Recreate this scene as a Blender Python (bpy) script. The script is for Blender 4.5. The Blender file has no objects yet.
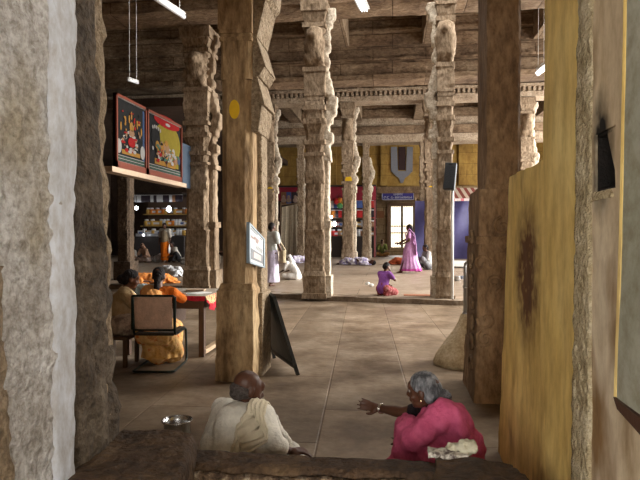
import bpy, bmesh, math, random
from mathutils import Vector, Matrix, noise, Euler
R = math.radians
S = bpy.context.scene
COL = S.collection
ORG = {}
V = Vector
random.seed(7)

# ---------------------------------------------------------------- camera
F = 560.0
CAM = V((0, 0, 1.55))
PITCH, YAW = R(-0.716), R(7.33)
cd = bpy.data.cameras.new('camera'); cam = bpy.data.objects.new('camera', cd); COL.objects.link(cam)
cam.location = CAM; cam.rotation_euler = (R(90) + PITCH, 0, YAW)
cd.sensor_width = 36; cd.lens = F / 640 * 36; cd.clip_start = .05; cd.clip_end = 300
S.camera = cam
RM = Euler((R(90) + PITCH, 0, YAW)).to_matrix()
def ray(px, py):
    return RM @ V(((px - 320) / F, (240 - py) / F, -1.0))
def at(px, py, Y):
    d = ray(px, py); return CAM + d * (Y / d.y)
def atX(px, py, X):
    d = ray(px, py); return CAM + d * (X / d.x)
def atZ(px, py, z):
    d = ray(px, py); return CAM + d * ((z - CAM.z) / d.z)
EDGE = [(-16, 14.9), (-6.3, 14.6), (-4.9, 13.9), (-1.9, 12.75), (1.3, 12.25), (10, 12.25)]
def edgeY(x):
    for (a, b), (c, d) in zip(EDGE, EDGE[1:]):
        if x <= c: return b + (d - b) * max(0, x - a) / (c - a)
    return 12.25
def zf(x, y):
    if y < edgeY(x): return 0.0
    return .1 + .2 * min(1, max(0, (y - 13) / 11))
def fl(px, py):
    z = 0
    for _ in range(30):
        p = atZ(px, py, z)
        z = zf(p.x, p.y)
    return V((p.x, p.y, z))

# ---------------------------------------------------------------- materials
MATS = {}
def mat(name, cols, scale=3, detail=6, rough=.85, bump=.3, bscale=None, metal=0, stretch=(1, 1, 1), brick=None, emit=None, alpha=None, spec=.3, joint=(.03, .02, .012), streak=None):
    if name in MATS: return MATS[name]
    m = bpy.data.materials.new(name); m.use_nodes = True
    n = m.node_tree.nodes; l = m.node_tree.links
    b = n['Principled BSDF']; b.inputs['Roughness'].default_value = rough; b.inputs['Metallic'].default_value = metal
    b.inputs['Specular IOR Level'].default_value = spec
    if isinstance(cols, tuple): cols = [(0, cols)]
    tc = n.new('ShaderNodeTexCoord'); mp = n.new('ShaderNodeMapping'); mp.inputs['Scale'].default_value = stretch
    l.new(tc.outputs['Object'], mp.inputs['Vector'])
    col = None
    if len(cols) > 1:
        t = n.new('ShaderNodeTexNoise'); t.inputs['Scale'].default_value = scale; t.inputs['Detail'].default_value = detail; t.inputs['Roughness'].default_value = .62
        l.new(mp.outputs[0], t.inputs['Vector'])
        r = n.new('ShaderNodeValToRGB'); e = r.color_ramp.elements
        while len(e) < len(cols): e.new(.5)
        for i, (p, c) in enumerate(cols): e[i].position = p; e[i].color = (*c, 1)
        l.new(t.outputs['Fac'], r.inputs[0]); col = r.outputs[0]
    else:
        b.inputs['Base Color'].default_value = (*cols[0][1], 1)
    if streak:
        t2 = n.new('ShaderNodeTexNoise'); t2.inputs['Scale'].default_value = streak[0]; t2.inputs['Detail'].default_value = 4
        m2 = n.new('ShaderNodeMapping'); m2.inputs['Scale'].default_value = streak[1]
        l.new(tc.outputs['Object'], m2.inputs['Vector']); l.new(m2.outputs[0], t2.inputs['Vector'])
        r2 = n.new('ShaderNodeValToRGB'); r2.color_ramp.elements[0].position = streak[3]; r2.color_ramp.elements[1].position = streak[4]
        r2.color_ramp.elements[0].color = (1, 1, 1, 1); r2.color_ramp.elements[1].color = (0, 0, 0, 1)
        l.new(t2.outputs['Fac'], r2.inputs[0])
        mx = n.new('ShaderNodeMix'); mx.data_type = 'RGBA'
        l.new(r2.outputs[0], mx.inputs[0]); l.new(col, mx.inputs[6]); mx.inputs[7].default_value = (*streak[2], 1); col = mx.outputs[2]
    if streak and len(streak) > 5:   # a soot stain with a place of its own
        c_, sc_, colr = streak[5]
        m6 = n.new('ShaderNodeMapping'); m6.vector_type = 'POINT'; m6.inputs['Location'].default_value = [-a * b_ for a, b_ in zip(c_, sc_)]; m6.inputs['Scale'].default_value = sc_
        g6 = n.new('ShaderNodeTexGradient'); g6.gradient_type = 'SPHERICAL'; l.new(tc.outputs['Object'], m6.inputs['Vector']); l.new(m6.outputs[0], g6.inputs['Vector'])
        t6 = n.new('ShaderNodeTexNoise'); t6.inputs['Scale'].default_value = 14; l.new(tc.outputs['Object'], t6.inputs['Vector'])
        a6 = n.new('ShaderNodeMath'); a6.operation = 'MULTIPLY'; l.new(g6.outputs['Fac'], a6.inputs[0]); l.new(t6.outputs['Fac'], a6.inputs[1])
        r6 = n.new('ShaderNodeValToRGB'); r6.color_ramp.elements[0].position = .02; r6.color_ramp.elements[1].position = .34; l.new(a6.outputs[0], r6.inputs[0])
        x6 = n.new('ShaderNodeMix'); x6.data_type = 'RGBA'; l.new(r6.outputs[0], x6.inputs[0]); l.new(col, x6.inputs[6]); x6.inputs[7].default_value = (*colr, 1); col = x6.outputs[2]
    bm_in = None
    if brick:
        bk = n.new('ShaderNodeTexBrick'); mb_ = n.new('ShaderNodeMapping')
        mb_.inputs['Rotation'].default_value = brick.get('rot', (0, 0, 0)); mb_.inputs['Scale'].default_value = (1, 1, 1); mb_.inputs['Location'].default_value = brick.get('loc', (0, 0, 0))
        l.new(tc.outputs['Object'], mb_.inputs['Vector']); l.new(mb_.outputs[0], bk.inputs['Vector'])
        bk.inputs['Scale'].default_value = 1; bk.inputs['Brick Width'].default_value = brick['w']; bk.inputs['Row Height'].default_value = brick['h']
        bk.inputs['Mortar Size'].default_value = brick.get('m', .02); bk.inputs['Mortar Smooth'].default_value = .6
        bk.offset = brick.get('o', .37)
        bk.inputs['Color1'].default_value = (1, 1, 1, 1); bk.inputs['Color2'].default_value = (brick.get('v', .75),) * 3 + (1,); bk.inputs['Mortar'].default_value = brick.get('mc', (.4, .35, .3, 1))
        mu = n.new('ShaderNodeMix'); mu.data_type = 'RGBA'; mu.blend_type = 'MULTIPLY'; mu.inputs[0].default_value = 1
        l.new(col, mu.inputs[6]); l.new(bk.outputs['Color'], mu.inputs[7]); col = mu.outputs[2]
        bm_in = bk.outputs['Fac']
    if col is not None and name.split('_')[0] in ('stone', 'floor', 'kerb', 'plaster', 'wall', 'limewash', 'desk'):
        t5 = n.new('ShaderNodeTexNoise'); t5.inputs['Scale'].default_value = scale * 7; t5.inputs['Detail'].default_value = 8; t5.inputs['Roughness'].default_value = .7
        l.new(mp.outputs[0], t5.inputs['Vector']); r5 = n.new('ShaderNodeValToRGB'); r5.color_ramp.elements[0].position = .33; r5.color_ramp.elements[1].position = .6
        g0 = .42 if name.startswith('stone') else (.45 if name == 'plaster_white' else .7)
        r5.color_ramp.elements[0].color = (g0, g0 * .92, g0 * .82, 1); r5.color_ramp.elements[1].color = (1, 1, 1, 1); l.new(t5.outputs['Fac'], r5.inputs[0])
        m5 = n.new('ShaderNodeMix'); m5.data_type = 'RGBA'; m5.blend_type = 'MULTIPLY'; m5.inputs[0].default_value = 1
        l.new(col, m5.inputs[6]); l.new(r5.outputs[0], m5.inputs[7]); col = m5.outputs[2]
    if col is not None: l.new(col, b.inputs['Base Color'])
    if bump:
        t3 = n.new('ShaderNodeTexNoise'); t3.inputs['Scale'].default_value = bscale or scale * 5; t3.inputs['Detail'].default_value = 5
        l.new(mp.outputs[0], t3.inputs['Vector'])
        bp = n.new('ShaderNodeBump'); bp.inputs['Strength'].default_value = bump; bp.inputs['Distance'].default_value = .05 if name.startswith('stone') or name == 'plaster_white' else .03
        l.new(t3.outputs['Fac'], bp.inputs['Height'])
        if bm_in:
            b2 = n.new('ShaderNodeBump'); b2.invert = True; b2.inputs['Strength'].default_value = .5; b2.inputs['Distance'].default_value = .02
            l.new(bm_in, b2.inputs['Height']); l.new(b2.outputs[0], bp.inputs['Normal'])
        l.new(bp.outputs[0], b.inputs['Normal'])
    if emit:
        b.inputs['Emission Color'].default_value = (*emit[0], 1); b.inputs['Emission Strength'].default_value = emit[1]
    if alpha is not None: b.inputs['Alpha'].default_value = alpha
    MATS[name] = m; return m
def flat(name, c, rough=.6, metal=0, **k):
    if name == 'lamp_white': k['bump'] = 0
    return mat(name, [(0.3, tuple(x * .85 for x in c)), (.7, c)], scale=9, detail=3, rough=rough, metal=metal, bump=k.pop('bump', .1), **k)

# ---------------------------------------------------------------- mesh builder
class MB:
    def __init__(s): s.v = []; s.f = []; s.mi = []; s.m = 0
    def add(s, vs, fs):
        o = len(s.v); s.v += [V(v) for v in vs]
        for f in fs: s.f.append([i + o for i in f]); s.mi.append(s.m)
        return s
    def box(s, c, h, rot=None, taper=1):
        c = V(c); vs = []
        for z in (-1, 1):
            t = taper if z > 0 else 1
            for x, y in ((-1, -1), (1, -1), (1, 1), (-1, 1)):
                p = V((x * h[0] * t, y * h[1] * t, z * h[2]))
                if rot is not None: p = rot @ p
                vs.append(c + p)
        return s.add(vs, [(3, 2, 1, 0), (4, 5, 6, 7), (0, 1, 5, 4), (1, 2, 6, 5), (2, 3, 7, 6), (3, 0, 4, 7)])
    def bb(s, a, b):
        a, b = V(a), V(b); return s.box((a + b) / 2, [abs(x) / 2 for x in (b - a)])
    def hexa(s, q):   # 8 points: bottom 4, top 4
        return s.add(q, [(3, 2, 1, 0), (4, 5, 6, 7), (0, 1, 5, 4), (1, 2, 6, 5), (2, 3, 7, 6), (3, 0, 4, 7)])
    def slab(s, q, t):   # quad extruded by vector t
        q = [V(p) for p in q]; return s.hexa(q + [p + V(t) for p in q])
    def loft(s, rings, cap=True):
        n = len(rings[0]); vs = [p for r in rings for p in r]; fs = []
        for k in range(len(rings) - 1):
            for i in range(n):
                j = (i + 1) % n; fs.append((k * n + i, k * n + j, (k + 1) * n + j, (k + 1) * n + i))
        if cap: fs.append(tuple(range(n))[::-1]); fs.append(tuple(range((len(rings) - 1) * n, len(rings) * n)))
        return s.add(vs, fs)
    def tube(s, pts, r, n=8, cap=True):
        pts = [V(p) for p in pts]; rs = r if isinstance(r, (list, tuple)) else [r] * len(pts); rings = []
        up = None
        for i, p in enumerate(pts):
            d = (pts[min(i + 1, len(pts) - 1)] - pts[max(i - 1, 0)]).normalized()
            if up is None: up = V((0, 0, 1)) if abs(d.z) < .9 else V((1, 0, 0))
            a = d.cross(up).normalized(); b = a.cross(d).normalized(); up = b
            rings.append([p + (a * math.cos(t) + b * math.sin(t)) * rs[i] for t in [2 * math.pi * k / n for k in range(n)]])
        return s.loft(rings, cap)
    def lathe(s, c, prof, n=20):
        c = V(c)
        return s.loft([[c + V((r * math.cos(2 * math.pi * k / n), r * math.sin(2 * math.pi * k / n), z)) for k in range(n)] for r, z in prof])
    def ell(s, c, r, rot=None, n=14, m=9):
        c = V(c); rings = []
        for i in range(m + 1):
            th = math.pi * (i + .02) / (m + .04); 
            ring = []
            for k in range(n):
                ph = 2 * math.pi * k / n
                p = V((r[0] * math.sin(th) * math.cos(ph), r[1] * math.sin(th) * math.sin(ph), -r[2] * math.cos(th)))
                if rot is not None: p = rot @ p
                ring.append(c + p)
            rings.append(ring)
        return s.loft(rings)
    def cap(s, p, r0, q, r1, n=12, sq=1.0, nrm=None):   # tapered capsule
        p, q = V(p), V(q); d = q - p
        L = d.length; d = d.normalized() if L > 1e-6 else V((0, 0, 1))
        u = nrm if nrm is not None else (V((0, 0, 1)) if abs(d.z) < .9 else V((1, 0, 0)))
        a = d.cross(V(u)).normalized(); b = a.cross(d).normalized(); rings = []
        for (c, r, ts) in ((p, r0, [-88, -60, -30, 0]), (q, r1, [0, 30, 60, 88])):
            for t in ts:
                rr = r * math.cos(R(t)); o = r * math.sin(R(t))
                rings.append([c + d * o + (a * math.cos(x) + b * math.sin(x) * sq) * rr for x in [2 * math.pi * k / n for k in range(n)]])
        return s.loft(rings)
    def chain(s, pts, rs, n=12, sq=1.0, nrm=None):
        for i in range(len(pts) - 1): s.cap(pts[i], rs[i], pts[i + 1], rs[i + 1], n, sq, nrm)
        return s
    def build(s, name, mats, parent=None, origin=None, smooth=False, bevel=0):
        me = bpy.data.meshes.new(name)
        if parent is not None: o = ORG[parent.name]
        else: o = V(origin) if origin is not None else V((0, 0, 0))
        me.from_pydata([tuple(v - o) for v in s.v], [], s.f)
        mats = mats if isinstance(mats, (list, tuple)) else [mats]
        for m in mats: me.materials.append(m)
        for p, i in zip(me.polygons, s.mi): p.material_index = i; p.use_smooth = smooth
        bm = bmesh.new(); bm.from_mesh(me); bmesh.ops.recalc_face_normals(bm, faces=bm.faces); bm.to_mesh(me); bm.free()
        ob = bpy.data.objects.new(name, me); COL.objects.link(ob); ORG[ob.name] = o
        if parent is not None: ob.parent = parent
        else: ob.location = o
        if bevel:
            md = ob.modifiers.new('bevel', 'BEVEL'); md.width = bevel; md.segments = 2; md.limit_method = 'ANGLE'
        return ob
    def remesh(s, name, mats, parent=None, vox=.01, origin=None, fold=None, sm=3):
        # union of everything collected into ONE continuous skin
        tmp = s.build(name + '_t', mats, None, (0, 0, 0))
        md = tmp.modifiers.new('r', 'REMESH'); md.mode = 'VOXEL'; md.voxel_size = vox; md.use_smooth_shade = True
        if sm:
            m2 = tmp.modifiers.new('s', 'SMOOTH'); m2.iterations = sm; m2.factor = .5
        dg = bpy.context.evaluated_depsgraph_get(); me = bpy.data.meshes.new_from_object(tmp.evaluated_get(dg))
        bpy.data.objects.remove(tmp, do_unlink=True)
        if fold:
            me.update(); ns = [v.normal.copy() for v in me.vertices]
            for v, nn in zip(me.vertices, ns): v.co = v.co + nn * fold(v.co, nn)
        o = ORG[parent.name] if parent is not None else (V(origin) if origin is not None else V((0, 0, 0)))
        for v in me.vertices: v.co = v.co - o
        for p in me.polygons: p.use_smooth = True
        me.name = name
        ob = bpy.data.objects.new(name, me); COL.objects.link(ob); ORG[ob.name] = o
        if parent is not None: ob.parent = parent
        else: ob.location = o
        return ob

def tag(o, label, cat, group=None):
    o['label'] = label; o['category'] = cat
    if group: o['group'] = group
    return o
def struct(o): o['kind'] = 'structure'; return o
def thing(name, label, cat, loc, group=None):
    o = bpy.data.objects.new(name, None); COL.objects.link(o); o.location = loc; ORG[o.name] = V(loc); o.empty_display_size = .1
    return tag(o, label, cat, group)
def dup(root, loc, label, group=None, rz=None, sc=None):
    r = root.copy(); COL.objects.link(r); r.location = loc; r['label'] = label
    if group: r['group'] = group
    if rz is not None: r.rotation_euler = (0, 0, rz)
    if sc: r.scale = sc
    for ch in list(root.children):
        c = ch.copy(); COL.objects.link(c); c.parent = r
        for g in list(ch.children):
            d = g.copy(); COL.objects.link(d); d.parent = c
    return r
def nz(p, s, seed=0): return noise.noise(V((p[0] * s + seed * 7.3, p[1] * s + seed * 3.1, p[2] * s - seed * 5.7)))
def nt(p, s, seed=0, o=4): return noise.fractal(V((p[0] * s + seed * 7.3, p[1] * s + seed * 3.1, p[2] * s - seed * 5.7)), .9, 2.0, o)

def rough(mb, P, res=.06, amp=.02, freq=4, seed=0, edge=.0, amax=70):
    """hexahedron (8 points: bottom 4, top 4) with a subdivided, weathered skin"""
    P = [V(p) for p in P]
    L = [max((P[1] - P[0]).length, (P[5] - P[4]).length), max((P[3] - P[0]).length, (P[7] - P[4]).length), max((P[4] - P[0]).length, (P[6] - P[2]).length)]
    N = [max(1, min(amax, int(x / res))) for x in L]
    def tri(a, b, c):
        q0 = P[0].lerp(P[1], a).lerp(P[3].lerp(P[2], a), b); q1 = P[4].lerp(P[5], a).lerp(P[7].lerp(P[6], a), b)
        return q0.lerp(q1, c)
    cen = tri(.5, .5, .5); idx = {}; vs = []; fs = []
    def g(i, j, k):
        key = (i, j, k)
        if key not in idx:
            p = tri(i / N[0], j / N[1], k / N[2])
            w = V((nt(p, freq, seed), nt(p, freq, seed + 11), nt(p, freq, seed + 23)))
            d = w * amp
            e = (i in (0, N[0])) + (j in (0, N[1])) + (k in (0, N[2]))
            if e >= 2 and edge:
                u = tri(.5 if i in (0, N[0]) else i / N[0], .5 if j in (0, N[1]) else j / N[1], .5 if k in (0, N[2]) else k / N[2]) - p
                d += u.normalized() * edge * (.6 + 1.2 * abs(nt(p, freq * 1.7, seed + 5)))
            idx[key] = len(vs); vs.append(p + d)
        return idx[key]
    a, b, c = N
    for i in range(a):
        for j in range(b):
            fs.append((g(i, j, 0), g(i, j + 1, 0), g(i + 1, j + 1, 0), g(i + 1, j, 0)))
            fs.append((g(i, j, c), g(i + 1, j, c), g(i + 1, j + 1, c), g(i, j + 1, c)))
    for i in range(a):
        for k in range(c):
            fs.append((g(i, 0, k), g(i + 1, 0, k), g(i + 1, 0, k + 1), g(i, 0, k + 1)))
            fs.append((g(i, b, k), g(i, b, k + 1), g(i + 1, b, k + 1), g(i + 1, b, k)))
    for j in range(b):
        for k in range(c):
            fs.append((g(0, j, k), g(0, j, k + 1), g(0, j + 1, k + 1), g(0, j + 1, k)))
            fs.append((g(a, j, k), g(a, j + 1, k), g(a, j + 1, k + 1), g(a, j, k + 1)))
    return mb.add(vs, fs)
def rbox(mb, a, b, **k):
    a, b = V(a), V(b)
    return rough(mb, [(a.x, a.y, a.z), (b.x, a.y, a.z), (b.x, b.y, a.z), (a.x, b.y, a.z), (a.x, a.y, b.z), (b.x, a.y, b.z), (b.x, b.y, b.z), (a.x, b.y, b.z)], **k)
# ---------------------------------------------------------------- stone materials
BR_XZ = dict(w=1.7, h=.42, m=.018, rot=(R(90), 0, 0), v=.72)
BR_YZ = dict(w=1.5, h=.5, m=.018, rot=(R(90), 0, R(90)), v=.8)
st_tan = mat('stone_tan', [(.3, (.16, .105, .064)), (.5, (.32, .235, .155)), (.7, (.45, .35, .25))], scale=2.5, bump=.6, bscale=16, stretch=(1, 1, .45))
st_side_lit = mat('stone_side_lit', [(.3, (.40, .32, .24)), (.5, (.60, .52, .41)), (.7, (.72, .64, .53))], scale=2.5, bump=.6, bscale=14)  # side light painted in: paler copy of the tan stone for colonnettes and brackets
st_ochre = mat('stone_ochre', [(.32, (.22, .13, .06)), (.5, (.45, .30, .155)), (.68, (.60, .45, .26))], scale=2.2, bump=.5, bscale=22, stretch=(1, 1, .3), streak=(3, (1, 1, .25), (.10, .055, .025), .30, .42))
st_dark = mat('stone_dark', [(.3, (.12, .068, .034)), (.5, (.26, .165, .090)), (.72, (.40, .275, .165))], scale=2.4, bump=.7, bscale=14, stretch=(1, 1, .4))
st_grey = mat('stone_grey_rough', [(.28, (.03, .021, .014)), (.5, (.11, .08, .052)), (.74, (.24, .19, .135))], scale=5, bump=1, bscale=24)
st_edge = mat('stone_edge_tan', [(.3, (.22, .15, .09)), (.5, (.36, .27, .17)), (.72, (.46, .36, .25))], scale=5, bump=1, bscale=24)
st_ledge = mat('stone_ledge', [(.3, (.030, .016, .008)), (.5, (.090, .050, .024)), (.75, (.19, .12, .06))], scale=3.5, bump=.9, bscale=20, rough=.7)
st_ceil = mat('stone_ceiling', [(.3, (.14, .085, .05)), (.5, (.29, .195, .12)), (.72, (.45, .33, .215))], scale=1.6, bump=.8, bscale=9, brick=BR_XZ, stretch=(.7, 1, 1.2))
st_ceil_y = mat('stone_ceiling_side', [(.3, (.15, .10, .06)), (.5, (.27, .19, .12)), (.72, (.40, .30, .20))], scale=1.2, bump=.6, bscale=9, brick=BR_YZ)
st_corn = mat('stone_cornice', [(.3, (.30, .22, .15)), (.5, (.46, .36, .26)), (.7, (.56, .46, .35))], scale=2, bump=.5, bscale=12)
st_soff = mat('stone_soffit', [(.3, (.16, .11, .07)), (.5, (.26, .19, .12)), (.7, (.36, .27, .18))], scale=1, bump=.5, bscale=8, brick=dict(w=3, h=.9, m=.02, v=.8))
plaster_w = mat('plaster_white', [(.28, (.34, .30, .25)), (.45, (.60, .57, .53)), (.7, (.76, .75, .73))], scale=4.5, bump=.9, bscale=26, streak=(2.5, (1, 1, .5), (.46, .40, .30), .32, .45))
plaster_s = mat('plaster_white_smooth', [(.3, (.48, .48, .49)), (.5, (.62, .64, .68)), (.7, (.70, .72, .77))], scale=3, bump=.35, bscale=12, stretch=(1, 1, .5))
plaster_y = mat('plaster_yellow', [(.3, (.62, .40, .10)), (.48, (.86, .62, .21)), (.7, (.93, .73, .31))], scale=1.6, bump=.25, bscale=9, stretch=(1, 1, .35), streak=(1.9, (1, 1.4, .55), (.20, .09, .03), .30, .43, (tuple(atX(526, 275, .74)), (1.2, 2.6, 1.9), (.15, .065, .022))))
plaster_p = mat('plaster_pinkish', [(.3, (.62, .46, .27)), (.5, (.82, .68, .47)), (.7, (.88, .77, .59))], scale=1.5, bump=.3, bscale=8, stretch=(1, 1, .4), streak=(2.2, (1, 1.2, .5), (.36, .22, .10), .30, .42, (tuple(atX(601, 155, .74)), (3.0, 8.0, 3.6), (.012, .009, .007))))
plaster_r = mat('plaster_broken_edge', [(.3, (.30, .23, .12)), (.5, (.58, .48, .30)), (.7, (.74, .65, .46))], scale=12, bump=1, bscale=45)
plaster_g = mat('plaster_pale_green', [(.3, (.40, .40, .30)), (.7, (.55, .55, .45))], scale=2, bump=.2)
wall_y = mat('wall_yellow', [(.3, (.24, .13, .03)), (.5, (.42, .26, .065)), (.7, (.52, .34, .10))], scale=.9, bump=.3, bscale=4, brick=dict(w=2.2, h=.6, m=.012, rot=(R(90), 0, 0), v=.9), stretch=(1, 1, .6))
wall_b = mat('wall_beige', [(.3, (.22, .14, .07)), (.7, (.40, .29, .16))], scale=1, bump=.3, bscale=5, brick=dict(w=1.3, h=.5, m=.02, rot=(R(90), 0, 0), v=.85))
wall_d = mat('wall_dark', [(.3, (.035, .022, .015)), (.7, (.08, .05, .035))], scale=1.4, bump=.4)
floor_m = mat('floor_slabs', [(.32, (.115, .076, .046)), (.5, (.245, .182, .125)), (.66, (.37, .295, .22))], scale=1.3, detail=8, bump=.25, bscale=7, rough=.42, spec=.4, brick=dict(w=1.9, h=.78, m=.010, v=.70, rot=(0, 0, R(87)), o=.41, mc=(.62, .57, .52, 1), loc=(.3, .33, 0)))
floor_u = mat('floor_upper_slabs', [(.3, (.24, .18, .13)), (.5, (.32, .25, .19)), (.7, (.38, .31, .24))], scale=.6, detail=8, bump=.2, bscale=7, rough=.5, brick=dict(w=2.2, h=1.1, m=.012, v=.88))
kerb_m = mat('kerb_stone', [(.3, (.14, .10, .07)), (.7, (.33, .26, .19))], scale=3, bump=.6, bscale=12)
white_metal = flat('white_metal', (.75, .75, .73), .4)
tube_glow = mat('tube_glow', (1, 1, 1), bump=0, emit=((.95, .97, 1), 2.2))

# ---------------------------------------------------------------- floor
mb = MB(); xs = [-16 + i for i in range(27)]
lo = []; n = 0
for a, b in zip(xs, xs[1:]):
    mb.hexa([(a, -7, -.2), (b, -7, -.2), (b, edgeY(b) + .3, -.2), (a, edgeY(a) + .3, -.2), (a, -7, 0), (b, -7, 0), (b, edgeY(b) + .3, 0), (a, edgeY(a) + .3, 0)])
struct(mb.build('floor', floor_m))
mb = MB()
ys = [0, .01] + [i for i in range(1, 26)]
vs = []; fs = []
for i, a in enumerate(xs):
    for j in range(28):
        y = edgeY(a) if j == 0 else min(13 + j - 1 + 1.5 if False else max(edgeY(a) + .35 * 0 + j * .8, 0), 33.0)
        z = .1 + .2 * min(1, max(0, (y - 13) / 11))
        vs.append((a, y, z))
for i in range(len(xs) - 1):
    for j in range(27): fs.append((i * 28 + j, (i + 1) * 28 + j, (i + 1) * 28 + j + 1, i * 28 + j + 1))
mb.add(vs, fs)
k = [(a, edgeY(a), .1) for a in xs]; k2 = [(a, edgeY(a), -.05) for a in xs]
mb.add(k + k2, [(i, i + len(xs), i + 1 + len(xs), i + 1) for i in range(len(xs) - 1)])
struct(mb.build('floor_upper', floor_u))
# worn kerb stones along the edge of the raised floor
i = 1
for (a, b), (c, d) in zip(EDGE, EDGE[1:]):
    n = max(1, int((c - a) / 1.5))
    for k in range(n):
        x0 = a + (c - a) * k / n; x1 = a + (c - a) * (k + 1) / n - .02
        if x1 < -9.5 or x0 > 5: continue
        y0 = edgeY(x0); y1 = edgeY(x1); mb = MB()
        rough(mb, [(x0, y0 - .02, -.03), (x1, y1 - .02, -.03), (x1, y1 + .5, -.03), (x0, y0 + .5, -.03), (x0, y0 - .02, .108), (x1, y1 - .02, .108), (x1, y1 + .5, .108), (x0, y0 + .5, .108)], res=.12, amp=.012, freq=3, seed=i, edge=.01)
        struct(mb.build('trim_%d' % i, kerb_m)); i += 1
TR = [i]
def trim(mb, m, **k):
    o = mb.build('trim_%d' % TR[0], m, **k); TR[0] += 1; return struct(o)

# ---------------------------------------------------------------- ceilings and beams
mb = MB(); SK = (-2.0, 5.0, 9.6, 12.2)   # roof with an unseen light well, added to brighten the front bay floor
mb.bb((-16, 2.2, 8.5), (10, SK[2], 8.8)); mb.bb((-16, SK[3], 8.5), (10, 34, 8.8)); mb.bb((-16, SK[2], 8.5), (SK[0], SK[3], 8.8)); mb.bb((SK[1], SK[2], 8.5), (10, SK[3], 8.8)); struct(mb.build('ceiling', st_soff))
mb = MB(); mb.bb((-4, -4.4, 3.3), (3.4, 2.5, 3.6)); struct(mb.build('ceiling_added_porch', plaster_w))  # unseen porch roof, added to cut the daylight on the jambs
mb = MB(); mb.bb((-4, -4.2, 0), (-3.7, 2.2, 3.3)); struct(mb.build('wall_added_porch_left', plaster_w)); mb = MB(); mb.bb((3.1, -4.2, 0), (3.4, 2.2, 3.3)); struct(mb.build('wall_added_porch_right', plaster_w))  # unseen side walls, added to narrow the daylight and bounce it onto the jambs
mb = MB(); mb.bb((-4, -4.4, 0), (-3.4, -4.2, 3.3)); mb.bb((2.9, -4.4, 0), (3.4, -4.2, 3.3)); mb.bb((-3.4, -4.4, 3.1), (2.9, -4.2, 3.3)); struct(mb.build('wall_added_porch_back', plaster_w))  # unseen end wall, its opening sized to set the light on the jambs
def beam(x0, x1, y0, y1, z0, z1, m, seed=0, amp=.025, res=.22):
    mb = MB(); rbox(mb, (x0, y0, z0), (x1, y1, z1), res=res, amp=amp, freq=1.6, seed=seed, edge=.015, amax=110); return trim(mb, m)
# beam above the first pillar row
beam(-15, 9, 12.9, 13.9, 6.85, 7.15, st_ceil, 1); beam(-15, 9, 12.7, 14.1, 7.15, 7.8, st_ceil, 2); beam(-15, 9, 13, 14, 7.8, 8.5, st_ceil, 3)
# stepped stone courses
for z0, z1, y0, s in ((6.55, 6.72, 18.35, 4), (6.72, 7.12, 18.5, 5), (7.12, 7.22, 18.3, 6), (7.22, 7.62, 18.42, 7), (7.62, 8.02, 18.3, 8), (8.02, 8.1, 18.1, 9), (8.1, 8.5, 18.2, 10)):
    beam(-15, 9, y0, 19.3, z0, z1, st_ceil, s, amp=.03)
# beams in the depth direction over each pillar line
for x in (-10.8, -4.7, -1.75, 1.3, 4.7):
    beam(x - .35, x + .35, 14.1, 18.3, 7.6, 8.5, st_ceil_y, int(x * 3) + 40); beam(x - .3, x + .3, 19.3, 22.4, 7.7, 8.5, st_ceil_y, int(x * 3) + 60)
    beam(x - .35, x + .35, 5.2, 8.1, 7.3, 8.5, st_ceil_y, int(x * 3) + 80)
beam(-15, 9, 5.2, 6.2, 6.9, 8.5, st_ceil, 33)
# cornice with dentils over the second row
zc0 = at(345, 101.5, 22.6).z; zc1 = at(345, 90, 22.6).z
XC = (-12, 9)
beam(XC[0], XC[1], 22.6, 23.5, zc0, zc0 + (zc1 - zc0) * .42, st_corn, 12, amp=.01)
beam(XC[0], XC[1], 22.75, 23.4, zc0 + (zc1 - zc0) * .42, zc0 + (zc1 - zc0) * .8, st_corn, 13, amp=.01)
beam(XC[0], XC[1], 22.4, 23.6, zc0 + (zc1 - zc0) * .8, zc1, st_corn, 14, amp=.01)
mb = MB(); x = XC[0] + .1
while x < XC[1]:
    mb.bb((x, 22.5, zc0 + (zc1 - zc0) * .45), (x + .1, 22.8, zc0 + (zc1 - zc0) * .78)); x += .19
trim(mb, st_corn)
beam(-12, 9, 22.8, 23.3, zc1 + .65, 8.5, st_ceil, 15)
# further courses behind
za = at(345, 143, 27.5).z; zb = at(345, 104, 27.5).z; dz = (zb - za) / 5
for k_ in range(5):
    beam(-13, 9, 27.5 - .18 * (k_ % 2) - .05 * k_, 28.6, za + dz * k_, za + dz * (k_ + 1) - .0, st_corn if k_ in (0, 2) else st_ceil, 20 + k_)
beam(-13, 9, 27.6, 28.5, zb, 8.5, st_ceil, 27)
for x in (-4.7, -1.75, 1.3, 4.7, 7):
    beam(x - .3, x + .3, 23.6, 27.4, 7.0, 8.5, st_ceil_y, int(x * 3) + 90)

# ---------------------------------------------------------------- outer walls
dl = at(390, 206, 32); dr = at(414, 248, 32)
mb = MB(); zy = at(350, 187, 32).z
mb.bb((-16, 32, 0), (dl.x, 32.5, zy)); mb.bb((dr.x, 32, 0), (10, 32.5, zy)); mb.bb((dl.x, 32, dl.z), (dr.x, 32.5, zy)); mb.bb((dl.x, 32, 0), (dr.x, 32.5, dr.z))
struct(mb.build('wall_back', wall_b))
mb = MB(); mb.bb((-16, 31.9, zy), (10, 32.5, 8.6)); struct(mb.build('wall_back_upper', wall_y))
mb = MB(); a = at(347, 200, 31.8); b = at(424, 187, 31.8); mb.bb((a.x, 31.2, a.z), (b.x, 31.95, a.z + .3)); mb.bb((a.x - .2, 31.0, a.z + .3), (b.x + .2, 31.95, a.z + .45)); mb.bb((a.x, 31.3, a.z + .45), (b.x, 31.95, b.z)); trim(mb, st_dark, bevel=.02)
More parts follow.
